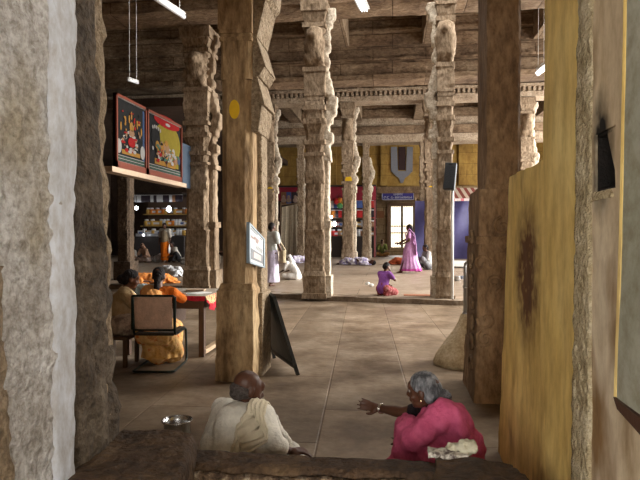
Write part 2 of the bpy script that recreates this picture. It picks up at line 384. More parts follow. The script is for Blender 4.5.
# pilasters in the yellow wall
for px in (306, 333, 366, 384, 462):
    p = at(px, 190, 31.8); beam(p.x - .2, p.x + .2, 31.7, 32, zy, 7.2, wall_y, px, amp=.01)
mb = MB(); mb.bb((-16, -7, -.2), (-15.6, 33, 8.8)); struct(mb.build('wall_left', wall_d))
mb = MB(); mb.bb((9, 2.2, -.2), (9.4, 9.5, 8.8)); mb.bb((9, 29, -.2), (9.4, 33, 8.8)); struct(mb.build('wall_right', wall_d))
# front wall either side of the opening and over it
mb = MB(); mb.bb((-16, 2.2, 0), (-2.2, 2.8, 8.6)); mb.bb((1.7, 2.2, 0), (9.2, 2.8, 8.6)); mb.bb((-2.3, 2.2, 3.3), (1.8, 2.8, 8.6)); struct(mb.build('wall_front', st_dark))
# dark recess wall behind the left aisle
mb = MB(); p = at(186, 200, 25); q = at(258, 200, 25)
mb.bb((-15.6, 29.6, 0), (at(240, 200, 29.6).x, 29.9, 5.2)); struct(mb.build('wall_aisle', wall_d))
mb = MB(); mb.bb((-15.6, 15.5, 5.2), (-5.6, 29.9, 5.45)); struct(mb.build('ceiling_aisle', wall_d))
# outside ground and a wall seen through the gate
mb = MB(); mb.bb((-20, 33, .1), (20, 60, .28)); struct(mb.build('floor_outside', mat('ground_pale', [(.3, (.42, .38, .32)), (.7, (.55, .5, .43))], scale=1, bump=.2)))
mb = MB(); mb.bb((-12, 44, .2), (12, 44.4, 4.2))
struct(mb.build('wall_outside', mat('wall_cream', [(.3, (.55, .5, .4)), (.7, (.7, .66, .56))], scale=1, bump=.2)))

# barred gate in the doorway
g = thing('barred_gate', 'dark iron barred gate in the bright doorway at the far end', 'gate', (( dl.x + dr.x) / 2, 32.1, dr.z))
ir = flat('dark_iron', (.06, .05, .045), .5, bump=0)
mid = (dl.x + dr.x) / 2
for x0, x1 in ((dl.x, mid), (mid, dr.x)):
    mb = MB()
    for xx in (x0 + .03, x1 - .03): mb.bb((xx - .035, 32.08, dr.z), (xx + .035, 32.14, dl.z))
    for f_ in (0, .36, .52, 1): z = dr.z + (dl.z - dr.z) * f_; mb.bb((x0, 32.09, max(z - .03, dr.z)), (x1, 32.13, min(z + .03, dl.z)))
    pl = mb.build('gate_leaf', ir, g)
    for k_ in range(1, 5):
        xx = x0 + (x1 - x0) * k_ / 5; mb = MB(); mb.tube([(xx, 32.11, dr.z), (xx, 32.11, dl.z)], .011, 6); mb.build('bar', ir, pl)
mb = MB(); w = .16
mb.bb((dl.x - w, 31.9, dr.z - .1), (dl.x, 32.05, dl.z + w)); mb.bb((dr.x, 31.9, dr.z - .1), (dr.x + w, 32.05, dl.z + w)); mb.bb((dl.x, 31.9, dl.z), (dr.x, 32.05, dl.z + w)); trim(mb, flat('brown_frame', (.16, .09, .05)), bevel=.01)

# ---------------------------------------------------------------- pillars
def ring(cx, cy, z, hw, hd, ch, amp, seed, fr=3.0):
    c = ch * min(hw, hd); co = [(-hw + c, -hd), (hw - c, -hd), (hw, -hd + c), (hw, hd - c), (hw - c, hd), (-hw + c, hd), (-hw, hd - c), (-hw, -hd + c)]
    pts = []
    for i in range(8):
        a, b = co[i], co[(i + 1) % 8]; m_ = 5 if i % 2 == 0 else 2
        for k_ in range(m_): t = k_ / m_; pts.append((a[0] + (b[0] - a[0]) * t, a[1] + (b[1] - a[1]) * t))
    out = []
    for x, y in pts:
        p = V((cx + x, cy + y, z)); r = V((x, y, 0)).normalized() * (nt(p, fr, seed) * amp + nt(p, fr * 4, seed + 3) * amp * .6 + nt(p, fr * 9, seed + 9) * amp * .45)
        out.append(p + r)
    return out
def shaft(mb, cx, cy, prof, hw, hd, amp=.02, seed=0, step=.07, fr=3.0):
    """prof: (z, scale, chamfer); straight runs are subdivided and weathered"""
    rings = []
    for (z0, s0, c0), (z1, s1, c1) in zip(prof, prof[1:]):
        n = max(1, int(abs(z1 - z0) / step))
        for k_ in range(n):
            t = k_ / n; rings.append(ring(cx, cy, z0 + (z1 - z0) * t, hw * (s0 + (s1 - s0) * t), hd * (s0 + (s1 - s0) * t), c0 + (c1 - c0) * t, amp, seed, fr))
    z, s, c = prof[-1]; rings.append(ring(cx, cy, z, hw * s, hd * s, c, amp, seed, fr))
    return mb.loft(rings)
def step(*a):  # (z, s, ch) runs with crisp ledges
    out = []
    for z0, z1, s0, s1, c in a: out += [(z0, s0, c), (z1 - .002, s1, c)]
    return out
def carved_figure(parent, name, m, cx, cy, z0, z1, hw, seed, dx=0, dy=-1, vox=.035, reach=.25):
    """a rearing beast carved on the pillar: haunches, chest, head, forelegs and mane over a slab"""
    rnd = random.Random(seed); mb = MB(); H = z1 - z0
    mb.bb((cx - hw * .8, cy - hw * .8, z0), (cx + hw * .8, cy + hw * .8, z1))
    f = V((dx, dy, 0)).normalized(); s_ = V((-f.y, f.x, 0)); o = V((cx, cy, 0)) + f * hw * .8
    U = lambda a, b, z: o + s_ * a * hw + f * b * reach + V((0, 0, z0 + H * z))
    for sg in (-1, 1):
        mb.cap(U(.45 * sg, .1, .05), .09, U(.5 * sg, .5, .22), .13); mb.cap(U(.5 * sg, .5, .22), .12, U(.35 * sg, .1, .38), .14)
        mb.cap(U(.5 * sg, .2, .62), .1, U(.55 * sg, .8, .55), .07); mb.cap(U(.55 * sg, .8, .55), .07, U(.5 * sg, .75, .68), .06)
        mb.ell(U(.5 * sg, .5, .86), (.06, .06, .1)); mb.ell(U(.28 * sg, .95, .84), (.05, .05, .05))
    mb.cap(U(0, .2, .3), .22, U(0, .35, .62), .24); mb.ell(U(0, .6, .8), (.2, .2, .19)); mb.ell(U(0, 1.0, .74), (.13, .16, .1))
    for k_ in range(40):
        mb.ell(U(rnd.uniform(-1.05, 1.05), rnd.uniform(-.1, .55), rnd.random()), [rnd.uniform(.03, .09) for _ in range(3)])
    for z in (.0, .97): mb.bb((cx - hw * 1.15, cy - hw * 1.15, z0 + H * z - .06), (cx + hw * 1.15, cy + hw * 1.15, z0 + H * z + .06))
    return mb.remesh(name, m, parent, vox, sm=1, fold=lambda p, n_: nt(p, 5, seed) * .02)
def bracket_scroll(parent, name, m, x, y, z0, pts, w, vox=.03, seed=0, dirx=1, diry=0):
    mb = MB()
    for a, b, r in pts:
        c = V((x + dirx * a, y + diry * a, z0 + b)); mb.box(c, (r if dirx else w, r if diry else w, r * .9)); mb.ell(c, (r * 1.15 if dirx else w, r * 1.15 if diry else w, r * 1.15))
    return mb.remesh(name, m, parent, vox, sm=1, fold=lambda p, n_: nt(p, 6, seed) * .02)

def hall_pillar(name, label, cx, cy, z0, hw, hd, seed, m=st_tan, mc=st_side_lit, group=None, top=6.85, side=1, vox=.035, fig=True):
    t = thing(name, label, 'pillar', (cx, cy, z0), group)
    A = .022
    mb = MB(); shaft(mb, cx, cy, step((z0 - .02, z0 + .1, 1.38, 1.38, .0), (z0 + .1, z0 + .5, 1.26, 1.26, .04), (z0 + .5, z0 + .6, 1.32, 1.2, .1)), hw, hd, A, seed); mb.build('plinth', m, t)
    mb = MB(); a = z0 + .6
    shaft(mb, cx, cy, step((a, a + .9, 1.14, 1.12, .12), (a + .9, a + .95, 1.18, 1.18, .2), (a + .95, a + 2.0, 1.08, 1.06, .3), (a + 2.0, a + 2.3, 1.1, 1.1, .1), (a + 2.3, 3.3, 1.08, 1.08, .15)), hw, hd, A, seed + 1); mb.build('shaft', m, t)
    mb = MB()
    shaft(mb, cx, cy, step((3.3, 3.38, 1.22, 1.22, .1), (3.38, 3.56, .96, 1.12, .3), (3.56, 3.66, 1.3, 1.3, .1), (3.66, 3.8, 1.0, 1.0, .3), (3.8, 4.02, 1.0, 1.3, .35), (4.02, 4.14, 1.34, 1.34, .1), (4.14, 4.34, 1.16, 1.06, .2), (4.34, 4.44, 1.28, 1.28, .05), (4.44, 4.56, 1.12, 1.12, .1)), hw, hd, A * .8, seed + 2, step=.05); mb.build('capital', m, t)
    mb = MB(); shaft(mb, cx, cy, step((4.56, 4.66, 1.15, 1.15, .0), (4.66, 5.2, 1.22, 1.22, .03), (5.2, 5.3, 1.32, 1.32, 0)), hw, hd, A, seed + 3); mb.build('upper_block', m, t)
    if fig:
        carved_figure(t, 'carved_beast', m, cx, cy, 5.3, 6.2, hw * 1.05, seed, 0, -1, vox)
        mb = MB(); shaft(mb, cx, cy, step((6.2, 6.3, 1.35, 1.35, 0), (6.3, 6.55, 1.1, 1.4, .05), (6.55, top, 1.5, 1.5, 0)), hw, hd, A, seed + 5); mb.build('bracket', m, t)
        bracket_scroll(t, 'side_bracket', mc, cx + side * hw, cy, 5.35, [(.0, -.05, .08), (.03, .12, .10), (.0, .3, .08), (.03, .48, .11), (.05, .66, .09), (.03, .84, .09), (.08, 1.02, .11), (.13, 1.22, .13)], .12, vox, seed, dirx=side)
    else:
        mb = MB(); shaft(mb, cx, cy, step((5.3, 5.8, 1.0, 1.0, .1), (5.8, 6.0, 1.2, 1.3, .05), (6.0, top, 1.1, 1.1, 0)), hw, hd, A, seed + 5); mb.build('bracket', m, t)
    # slim colonnette attached to the side, with a wavy outline of carving above
    ccx = cx + side * hw * 1.28; w = hw * .42; mb = MB()
    shaft(mb, ccx, cy, step((z0, z0 + .5, 1.5, 1.5, .05), (z0 + .5, z0 + 1.6, 1.0, 1.0, .2), (z0 + 1.6, z0 + 1.75, 1.3, 1.3, .1), (z0 + 1.75, 3.2, .85, .85, .5), (3.2, 3.32, 1.3, 1.3, .1)), w, hd * .6, .014, seed + 8); mb.build('colonnette', mc, t)
    bracket_scroll(t, 'colonnette_bracket', mc, ccx, cy, 3.32, [(0, .05, .1), (-side * .03, .25, .11), (side * .03, .42, .13), (-side * .04, .62, .1), (side * .02, .85, .12), (side * .1, 1.05, .12), (side * .14, 1.25, .11), (side * .04, 1.45, .12), (0, 1.65, .12), (-side * .05, 1.85, .12)], .17, vox, seed + 2, dirx=1)
    return t
def yellow_dot(p, rx, rz, label, y):
    mb = MB(); mb.loft([[V((p.x + rx * math.cos(t), yy, p.z + rz * math.sin(t))) for t in [2 * math.pi * k_ / 18 for k_ in range(18)]] for yy in (y, y - .012)])
    return mb.build('paint_mark', flat('yellow_paint', (.85, .52, .015), .6, bump=.05), None, (p.x, y, p.z))

pB = fl(314, 296.5); pB.y += .32
pC = fl(443, 299); pC.y += .3
pA = fl(196, 287.5); pA.y += .35
PB = hall_pillar('carved_pillar', 'carved kerb pillar with a bright right side near the middle of the hall', pB.x, pB.y, .08, .2, .26, 3)
PC = hall_pillar('carved_pillar', 'carved stone pillar on the kerb carrying the dark loudspeaker', pC.x + .05, pC.y, .08, .155, .22, 9, side=-1)
PA = hall_pillar('carved_pillar', 'wide carved stone pillar beside the hanging painted panels, behind the desk', pA.x, pA.y, .09, .27, .3, 17, mc=st_tan)
for i, (px, lab) in enumerate(((270, 'second-row carved pillar with a yellow mark, left of the beige canvas screen'), (348, 'second-row carved pillar with a yellow mark in front of the goods stall'), (430, 'second-row carved pillar with a yellow mark, just left of the loudspeaker pillar'), (525, 'pale carved pillar in the gap beside the yellow wall'))):
    p = at(px, 263, 23.0)
    if i == 0: P2 = hall_pillar('carved_pillar', lab, p.x, p.y, .28, .2, .24, 31, vox=.045, group='second row of carved pillars', top=zc0 - .02); P2p = p
    else: dup(P2, (p.x, p.y, .28), lab, 'second row of carved pillars')
mk = flat('yellow_paint', (.85, .52, .015), .6, bump=.05)
for px, py in ((270, 191), (348.5, 180), (431, 190)):
    p = at(px, py, 22.74)
    c = tag(yellow_dot(p, .14, .17, '', 22.76), 'round yellow paint mark on the second-row pillar ' + {270: 'left of the canvas screen', 348.5: 'in front of the goods stall', 431: 'beside the loudspeaker pillar'}[px], 'paint mark', 'yellow paint marks on pillars')
third = None
for i, (px, lab) in enumerate(((301, 'slender carved pillar far behind, left of the bright-sided kerb pillar'), (366, 'slender carved pillar far behind, at the right end of the goods stall'), (423, 'slender carved pillar far behind, at the left end of the blue tarpaulin'))):
    p = at(px, 255, 27.9)
    if third is None: third = hall_pillar('carved_pillar', lab, p.x, p.y, .3, .15, .18, 41, vox=.06, group='third row of pillars', top=za - .02 if za > 6.1 else 6.1, fig=False, m=st_tan)
    else: dup(third, (p.x, p.y, .3), lab, 'third row of pillars')
# dark pillar in the left aisle
p = at(126, 283, 16.0)
t = thing('aisle_pillar', 'plain dark pillar in the left aisle beside the grey stone jamb', 'pillar', (p.x, 16, .15))
for nm, pr in (('plinth', step((.12, .7, 1.3, 1.3, 0))), ('shaft', step((.7, 3.3, 1, 1, .3))), ('capital', step((3.3, 3.5, 1.2, 1.2, 0), (3.5, 3.8, 1, 1.4, .1), (3.8, 5.2, 1.4, 1.4, 0)))):
    mb = MB(); shaft(mb, p.x, 16, pr, .2, .2, .02, 77); mb.build(nm, mat('stone_sooty', [(.3, (.04, .026, .016)), (.7, (.12, .08, .05))], scale=3, bump=.5), t)  # one deep brown tone, darker than the other pillar stone

# nearest left pillar
cx, cy = (at(220, 300, 5.72).x + at(252, 300, 5.72).x) / 2, 6.02
hw = (at(252, 200, 5.75).x - at(221, 200, 5.75).x) / 2
t = thing('foreground_pillar', 'tall ochre stone pillar with a yellow painted mark, behind the man in white', 'pillar', (cx, cy, 0))
mb = MB(); shaft(mb, cx, cy, step((0, .95, 1.22, 1.17, .03), (.95, 1.02, 1.12, 1.0, .05)), hw, .3, .02, 51, fr=5); mb.build('plinth', st_ochre, t)
mb = MB(); shaft(mb, cx, cy, step((1.02, 3.16, .97, 1.0, .42)), hw, .3, .006, 52, step=.12); mb.build('shaft', st_ochre, t)
mb = MB(); shaft(mb, cx, cy, step((3.16, 3.56, 1.0, 1.0, .2), (3.56, 3.6, 1.03, 1.06, .1), (3.6, 3.64, 1.0, 1.0, .1), (3.64, 3.68, 1.06, 1.06, .05), (3.68, 4.6, 1.08, 1.1, .0), (4.6, 5.2, 1.0, 1.0, .4), (5.2, 5.4, 1.0, 1.4, .2), (5.4, 6.95, 1.5, 1.5, 0)), hw, .3, .008, 53, step=.12); mb.build('upper_block', st_ochre, t)
ccx = cx + hw * 1.0
mb = MB(); shaft(mb, ccx, cy + .12, step((0, .9, 1.35, 1.3, .05), (.9, 2.7, .9, .9, .25), (2.7, 2.8, 1.1, 1.1, .1)), .05, .16, .008, 54); mb.build('colonnette', st_edge, t)
mb = MB(); y0, y1 = cy - .24, cy + .28   # stepped scroll-edged bracket rising up the right side
for (z0, z1, a, b) in ((2.62, 2.9, .06, .10), (2.9, 3.2, .13, .05), (3.2, 3.3, .07, .13), (3.3, 3.62, .14, .04), (3.62, 4.0, .05, .14), (4.0, 4.05, .14, .19), (4.05, 4.5, .19, .24), (4.5, 5.2, .2, .4)):
    x = cx + hw; mb.hexa([(x - .02, y0, z0), (x + a, y0, z0), (x + a, y1, z0), (x - .02, y1, z0), (x - .02, y0, z1), (x + b, y0, z1), (x + b, y1, z1), (x - .02, y1, z1)])
mb.build('side_bracket', st_edge, t, bevel=.008)
p = at(234, 109, 5.70)
tag(yellow_dot(p, .055, .1, '', 5.722), 'oval yellow paint mark high on the tall ochre pillar', 'paint mark', 'yellow paint marks on pillars')

# nearest right pillar
cx, cy = at(487, 300, 5.35).x + .25, 5.62
t = thing('foreground_pillar', 'massive dark brown carved pillar beside the yellow wall', 'pillar', (cx, cy, 0))
mb = MB(); shaft(mb, cx, cy, step((0, .5, 1.2, 1.12, .03), (.5, 1.45, 1.1, 1.08, .04), (1.45, 1.52, 1.14, 1.14, 0), (1.52, 1.95, 1.05, 1.05, .05)), .32, .34, .012, 61); mb.build('plinth', st_dark, t)
mb = MB(); rnd = random.Random(5)
for k_ in range(9):
    z = .25 + k_ * .17; x = cx - .2 + .13 * math.sin(k_ * 1.9); pts = [(x + .09 * (1 - a_ / 12) * math.cos(a_ * .7 + k_), cy - .385, z + .09 * (1 - a_ / 12) * math.sin(a_ * .7 + k_)) for a_ in range(11)]
    mb.tube(pts, .016, 6)
for k_ in range(7):
    z = .3 + k_ * .2; pts = [(cx - .375, cy - .15 + .1 * (1 - a_ / 12) * math.cos(a_ * .7 + k_), z + .09 * (1 - a_ / 12) * math.sin(a_ * .7 + k_)) for a_ in range(11)]
    mb.tube(pts, .016, 6)
mb.build('scroll_relief', st_dark, t, smooth=True)
mb = MB(); shaft(mb, cx - .11, cy, step((1.95, 2.0, 1.15, 1.1, .1), (2.0, 6.95, 1, 1, .16)), .15, .3, .008, 62, step=.12); mb.build('shaft', st_dark, t)

# ---------------------------------------------------------------- near jambs of the opening the picture is taken through
XL = -1.25
def yl(px, py=240): return atX(px, py, XL).y
y0, y1, y2 = 1.55, yl(75), yl(111)
yb = yl(127, 420)
mb = MB()   # white plastered face
rough(mb, [(XL - 1, y0, 0), (XL, y0, 0), (XL, y1 - .02, 0), (XL - 1, y1, 0), (XL - 1, y0, 3.4), (XL, y0, 3.4), (XL, y1 + .02, 3.4), (XL - 1, y1, 3.4)], res=.02, amp=.012, freq=20, seed=2, edge=.01, amax=160)
struct(mb.build('wall_left_jamb', plaster_w, smooth=True))
mb = MB(); ys_ = yl(50)
rough(mb, [(XL - .2, ys_, 0), (XL + .014, ys_ + .01, 0), (XL + .012, y1 - .015, 0), (XL - .2, y1, 0), (XL - .2, ys_ - .05, 3.4), (XL + .012, ys_ - .02, 3.4), (XL + .012, y1 + .025, 3.4), (XL - .2, y1 + .02, 3.4)], res=.035, amp=.009, freq=5, seed=5, edge=.012, amax=100)
struct(mb.build('wall_left_plaster', plaster_s, smooth=True))
mb = MB(); xs_ = XL - .02
rough(mb, [(XL - 1, y1, 0), (xs_, y1, 0), (xs_ + .01, yb - .12, 0), (XL - 1, yb, 0), (XL - 1, y1, 3.4), (xs_, y1, 3.4), (xs_, y2 - .13, 3.4), (XL - 1, y2, 3.4)], res=.04, amp=.028, freq=6, seed=8, edge=.0, amax=90)
struct(mb.build('wall_left_stone', st_grey, smooth=True))
mb = MB()
rough(mb, [(XL - .7, yb - .2, 0), (xs_ - .01, yb - .16, 0), (xs_ - .02, yb, 0), (XL - .7, yb + .02, 0), (XL - .7, y2 - .2, 3.4), (xs_ - .01, y2 - .14, 3.4), (xs_ - .02, y2, 3.4), (XL - .7, y2, 3.4)], res=.035, amp=.022, freq=8, seed=11, edge=.02, amax=100)
struct(mb.build('wall_left_edge', st_edge, smooth=True))
mb = MB(); yk = yl(6)
rough(mb, [(XL - .2, y0 - .1, 0), (XL + .02, y0 - .1, 0), (XL + .03, yl(20), 0), (XL - .2, yk, 0), (XL - .2, y0 - .1, 1.45), (XL + .02, y0 - .1, 1.45), (XL + .012, yk - .02, 1.45), (XL - .2, yk, 1.45)], res=.03, amp=.015, freq=9, seed=14, edge=.01, amax=90)
struct(mb.build('wall_left_patch', st_edge, smooth=True))

mb = MB(); xs2 = XL - .005
rough(mb, [(XL - .7, y1 + .1, 0), (xs2, y1 + .02, 0), (xs2, yl(131, 420), 0), (XL - .7, yl(131, 420), 0), (XL - .7, y1 + .1, 1.6), (xs2 - .02, y1 + .02, 1.6), (xs2 - .03, yl(113, 240), 1.6), (XL - .7, yl(115, 240), 1.6)], res=.035, amp=.026, freq=7, seed=19, edge=.015, amax=100)
struct(mb.build('wall_left_lower_stone', st_grey, smooth=True))
XR = .74
def yr(px, py=240): return atX(px, py, XR).y
ya, yb2, yc, yd = yr(640), yr(590), yr(583), yr(545, 0)
ye = yr(502, 300)
zt = atX(508, 176, XR).z
mb = MB()   # pinkish plaster with a sooty niche: built as pieces round the hole
na = atX(596, 160, XR).y; nb = atX(616, 160, XR).y; nz1 = atX(600, 133, XR).z; nz0 = atX(612, 189, XR).z
y00 = 1.2
def wpiece(ya_, yb_, z0, z1, **k): 
    rough(mb, [(XR, ya_, z0), (XR + .9, ya_, z0), (XR + .9, yb_, z0), (XR, yb_, z0), (XR, ya_, z1), (XR + .9, ya_, z1), (XR + .9, yb_, z1), (XR, yb_, z1)], res=.06, amp=.004, freq=3, seed=3, amax=60)
wpiece(y00, nb, 0, 3.4); wpiece(na, yb2 + .01, 0, 3.4); wpiece(nb, na, 0, nz0)
wpiece(nb, na, nz1, 3.4)
struct(mb.build('wall_right_jamb', plaster_p, smooth=False))
soot = mat('soot', [(.3, (.006, .005, .004)), (.7, (.02, .015, .012))], scale=20, bump=.4)
mb = MB(); mb.bb((XR + .22, nb, nz0), (XR + .3, na, nz1)); mb.bb((XR + .008, nb, nz0 - .002), (XR + .25, na, nz0 + .01)); mb.bb((XR + .008, nb, nz0), (XR + .25, nb + .012, nz1)); mb.bb((XR + .006, na - .014, nz0), (XR + .25, na, nz1)); mb.bb((XR + .006, nb, nz1 - .012), (XR + .25, na, nz1))
struct(mb.build('wall_right_niche', soot))
mb = MB()  # sloping soot-caked lip narrowing the niche towards its top
q = (na - nb)
mb.hexa([(XR + .006, nb - .001, nz0 + .03), (XR + .05, nb - .001, nz0 + .03), (XR + .05, nb + .006, nz0 + .03), (XR + .006, nb + .006, nz0 + .03), (XR + .006, nb - .001, nz1), (XR + .05, nb - .001, nz1), (XR + .05, nb + q * .55, nz1), (XR + .006, nb + q * .55, nz1)])
trim(mb, plaster_p)
mb = MB(); rough(mb, [(XR - .012, nb + .01, nz0 - .03), (XR + .1, nb + .01, nz0 - .03), (XR + .1, na + .05, nz0 - .035), (XR - .012, na + .05, nz0 - .035), (XR - .01, nb + .03, nz0 + .0), (XR + .1, nb + .03, nz0 + .02), (XR + .1, na + .03, nz0 + .02), (XR - .01, na + .03, nz0)], res=.02, amp=.006, freq=20, seed=4, edge=.006)
trim(mb, plaster_r)
mb = MB()
rough(mb, [(XR - .012, yb2 - .03, 0), (XR + .5, yb2, 0), (XR + .5, yc + .08, 0), (XR - .02, yc + .09, 0), (XR - .006, yb2 - .02, 3.4), (XR + .5, yb2, 3.4), (XR + .5, yc + .03, 3.4), (XR - .012, yc + .03, 3.4)], res=.022, amp=.007, freq=14, seed=9, edge=.004, amax=140)
struct(mb.build('wall_right_broken_plaster', plaster_r, smooth=True))
mb = MB()
rough(mb, [(XR - .01, yc + .03, 0), (XR + .9, yc, 0), (XR + .9, yd + .03, 0), (XR - .01, yd + .06, 0), (XR - .0, yc, 3.4), (XR + .9, yc, 3.4), (XR + .9, yd, 3.4), (XR, yd, 3.4)], res=.07, amp=.006, freq=3, seed=6, edge=.006)
struct(mb.build('wall_right_pier', plaster_y, smooth=False))
mb = MB(); yd0 = yr(543, 300)
rough(mb, [(XR + .005, yd0 - .05, 0), (XR + .5, yd0 - .05, 0), (XR + .5, ye, 0), (XR + .005, yr(497, 450), 0), (XR + .005, yd0 - .05, zt), (XR + .5, yd0 - .05, zt), (XR + .5, yr(508, 176), zt), (XR + .005, yr(508, 176), zt)], res=.07, amp=.008, freq=4, seed=16, edge=.008)
struct(mb.build('wall_right_low', plaster_y, smooth=False))
# pale green board and ridge at the right edge
yg = yr(627, 300); mb = MB()
rough(mb, [(XR - .02, 1.2, 1.02), (XR + .1, 1.2, 1.02), (XR + .1, yr(623, 400), 1.02), (XR - .02, yr(623, 400), 1.02), (XR - .02, 1.2, 2.6), (XR + .1, 1.2, 2.6), (XR + .1, yr(634, 100), 2.6), (XR - .02, yr(634, 100), 2.6)], res=.08, amp=.003, freq=4, seed=3)
struct(mb.build('wall_right_green_panel', plaster_g))
mb = MB(); mb.tube([(XR - .012, yr(622, 404), 1.02), (XR - .012, yr(628, 230), 1.6), (XR - .012, yr(633, 100), 2.6)], .014, 8); trim(mb, plaster_y)
mb = MB(); mb.hexa([(XR - .03, 1.2, .9), (XR + .1, 1.2, .9), (XR + .1, yr(628), .99), (XR - .03, yr(628), .99), (XR - .03, 1.2, 1.0), (XR + .1, 1.2, 1.0), (XR + .1, yr(624), 1.02), (XR - .03, yr(624), 1.02)]); trim(mb, flat('rust_wood', (.10, .05, .03)))  # dark wedge standing in for the black recess under the green panel

# ---------------------------------------------------------------- stone sill blocks
def ledge(lab, pts, z1, z0, seed, **k):
    """pts: four pixel corners on the top face: near-left, near-right, far-right, far-left"""
    P = [atZ(px, py, z1 + dz) for px, py, dz in pts]
    Q = [V((p.x, p.y, z0)) for p in P]
    mb = MB(); rough(mb, Q + P, res=.03, amp=k.get('amp', .012), freq=7, seed=seed, edge=.015, amax=100)
    o = mb.build('stone_block', k.get('m', st_ledge), None, (P[0].x / 2 + P[2].x / 2, P[0].y / 2 + P[2].y / 2, z0), smooth=True)
    return tag(o, lab, 'stone block', 'rough stone blocks of the sill')
ledge('dark stone sill block at the foot of the white jamb, beside the steel pot', [(-60, 560, 0), (150, 560, 0), (196, 433, 0), (124, 427, 0)], .6, 0, 4)
ledge('long low dark stone sill block running in front of the seated man', [(150, 464, 0), (530, 478, 0), (505, 464, 0), (172, 446, 0)], .475, 0, 5)
ledge('rough brown stone block under the folded cloth, next to the yellow wall', [(430, 500, 0), (560, 505, 0), (512, 461, 0), (436, 453, 0)], .5, 0, 6, amp=.02)
mb = MB(); a = atZ(150, 464, .475); b = atZ(430, 475, .475)
rough(mb, [(a.x, a.y - .06, 0), (b.x, b.y - .06, 0), (b.x, b.y - .012, 0), (a.x, a.y - .012, 0), (a.x, a.y - .035, .445), (b.x, b.y - .035, .445), (b.x, b.y - .01, .46), (a.x, a.y - .01, .46)], res=.03, amp=.012, freq=12, seed=31, edge=.01, amax=100)
tag(mb.build('stone_block', mat('stone_flaked', [(.38, (.10, .06, .035)), (.52, (.26, .17, .10)), (.64, (.52, .42, .30))], scale=16, bump=1, bscale=40), None, (a.x, a.y, 0), smooth=True), 'flaked whitish front course of the sill along the bottom edge', 'stone block', 'rough stone blocks of the sill')
# ================================================================ people
def skin(name, c): return mat(name, [(.3, tuple(x * .8 for x in c)), (.7, c)], scale=8, detail=3, rough=.45, bump=.06, spec=.3)
sk_dark = skin('skin_dark_brown', (.085, .034, .018)); sk_mid = skin('skin_brown', (.14, .058, .03))
hair_b = mat('hair_black', [(.3, (.008, .006, .006)), (.7, (.022, .018, .018))], scale=30, rough=.6, bump=.8, bscale=60, stretch=(1, 1, .3), spec=.1)
hair_g = mat('hair_grey', [(.38, (.05, .05, .055)), (.6, (.26, .26, .27))], scale=25, rough=.5, bump=.9, bscale=60, stretch=(1, 1, .3))
hair_s = mat('hair_stubble_grey', [(.4, (.045, .032, .026)), (.65, (.12, .10, .09))], scale=60, rough=.7, bump=.8, bscale=90)
eye_w = flat('eye_white', (.35, .31, .28), .3, bump=0); eye_d = flat('eye_dark', (.02, .012, .01), .2, bump=0)
def cloth(name, c, c2=None, sc=14): return mat(name, [(.35, c2 or tuple(x * .78 for x in c)), (.65, c)], scale=sc, detail=4, rough=.9, bump=.35, bscale=55, spec=.15)

def rotz(a): return Matrix.Rotation(a, 3, 'Z')
def head(mb, c, fwd, tilt=0, s=1.0, up=None):
    """skull, jaw, brow, nose, lips, ears. fwd = facing direction"""
    f = V(fwd).normalized(); u = V(up).normalized() if up else V((0, 0, 1))
    r = f.cross(u).normalized(); u = r.cross(f).normalized()
    M = Matrix((r, f, u)).transposed()
    P = lambda x, y, z: c + M @ (V((x, y, z)) * s)
    E = lambda x, y, z, a, b, d, k=0: mb.ell(P(x, y, z), (a * s, b * s, d * s), M @ Euler((k, 0, 0)).to_matrix(), 16, 10)
    E(0, -.018, .035, .076, .094, .082); E(0, .03, .0, .066, .066, .088); E(0, .038, -.065, .05, .05, .045); E(0, .062, -.088, .028, .025, .024)
    E(0, .078, .045, .055, .022, .028); E(0, .088, .024, .05, .014, .01)                 # forehead, brow
    mb.cap(P(0, .09, .02), .010 * s, P(0, .112, -.022), .014 * s); E(.012, .1, -.026, .012, .012, .009); E(-.012, .1, -.026, .012, .012, .009)
    E(0, .094, -.05, .026, .01, .007); E(0, .092, -.062, .023, .011, .008)              # lips
    for sg in (-1, 1):
        E(sg * .078, -.005, -.005, .010, .02, .034, -.2); E(sg * .074, .0, -.03, .009, .012, .012); E(sg * .045, .062, -.03, .022, .025, .022)
    return P, M
def eyes(parent, P, s=1.0):
    for sg in (-1, 1):
        mb = MB(); mb.ell(P(sg * .031, .083, .008), (.011 * s,) * 3, None, 10, 7); mb.m = 1; mb.ell(P(sg * .031, .0905, .008), (.006 * s,) * 3, None, 8, 5)
        mb.build('eye', [eye_w, eye_d], parent, smooth=True)
def hand(mb, w, d, n, thumb, s=1.0, curl=.35, spread=.12):
    """w wrist, d direction of the palm, n direction out of the palm (fingers curl towards it), thumb +-1 side"""
    d = V(d).normalized(); n = V(n); n = (n - d * n.dot(d)).normalized(); sd = d.cross(n).normalized() * thumb
    k = w + d * .088 * s
    mb.cap(w, .022 * s, w + d * .03 * s + sd * .004, .024 * s); 
    for o in (-.028, -.01, .01, .028): mb.cap(w + d * .02 * s + sd * o * .6 * s, .013 * s, k + sd * o * s, .0105 * s, 10)
    for i, (o, L) in enumerate(((.031, .072), (.0105, .082), (-.0105, .076), (-.031, .060))):
        p = k + sd * o * s; a = curl * (.7 + .12 * i); dr = (d + sd * (o / .031) * spread).normalized(); seg = (.42, .32, .26); r = .0095
        ang = 0
        for q in seg:
            ang += a; dd = dr * math.cos(ang) + n * math.sin(ang); e = p + dd * L * q * s
            mb.cap(p, r * s, e, (r - .001) * s, 10); p = e; r -= .001
    p = w + d * .025 * s + sd * .022 * s; dd = (d * .62 + sd * .68 + n * .3).normalized()
    mb.cap(p, .014 * s, p + dd * .042 * s, .0115 * s); p = p + dd * .042 * s; dd = (d * .85 + sd * .3 + n * .4).normalized(); mb.cap(p, .011 * s, p + dd * .034 * s, .009 * s)
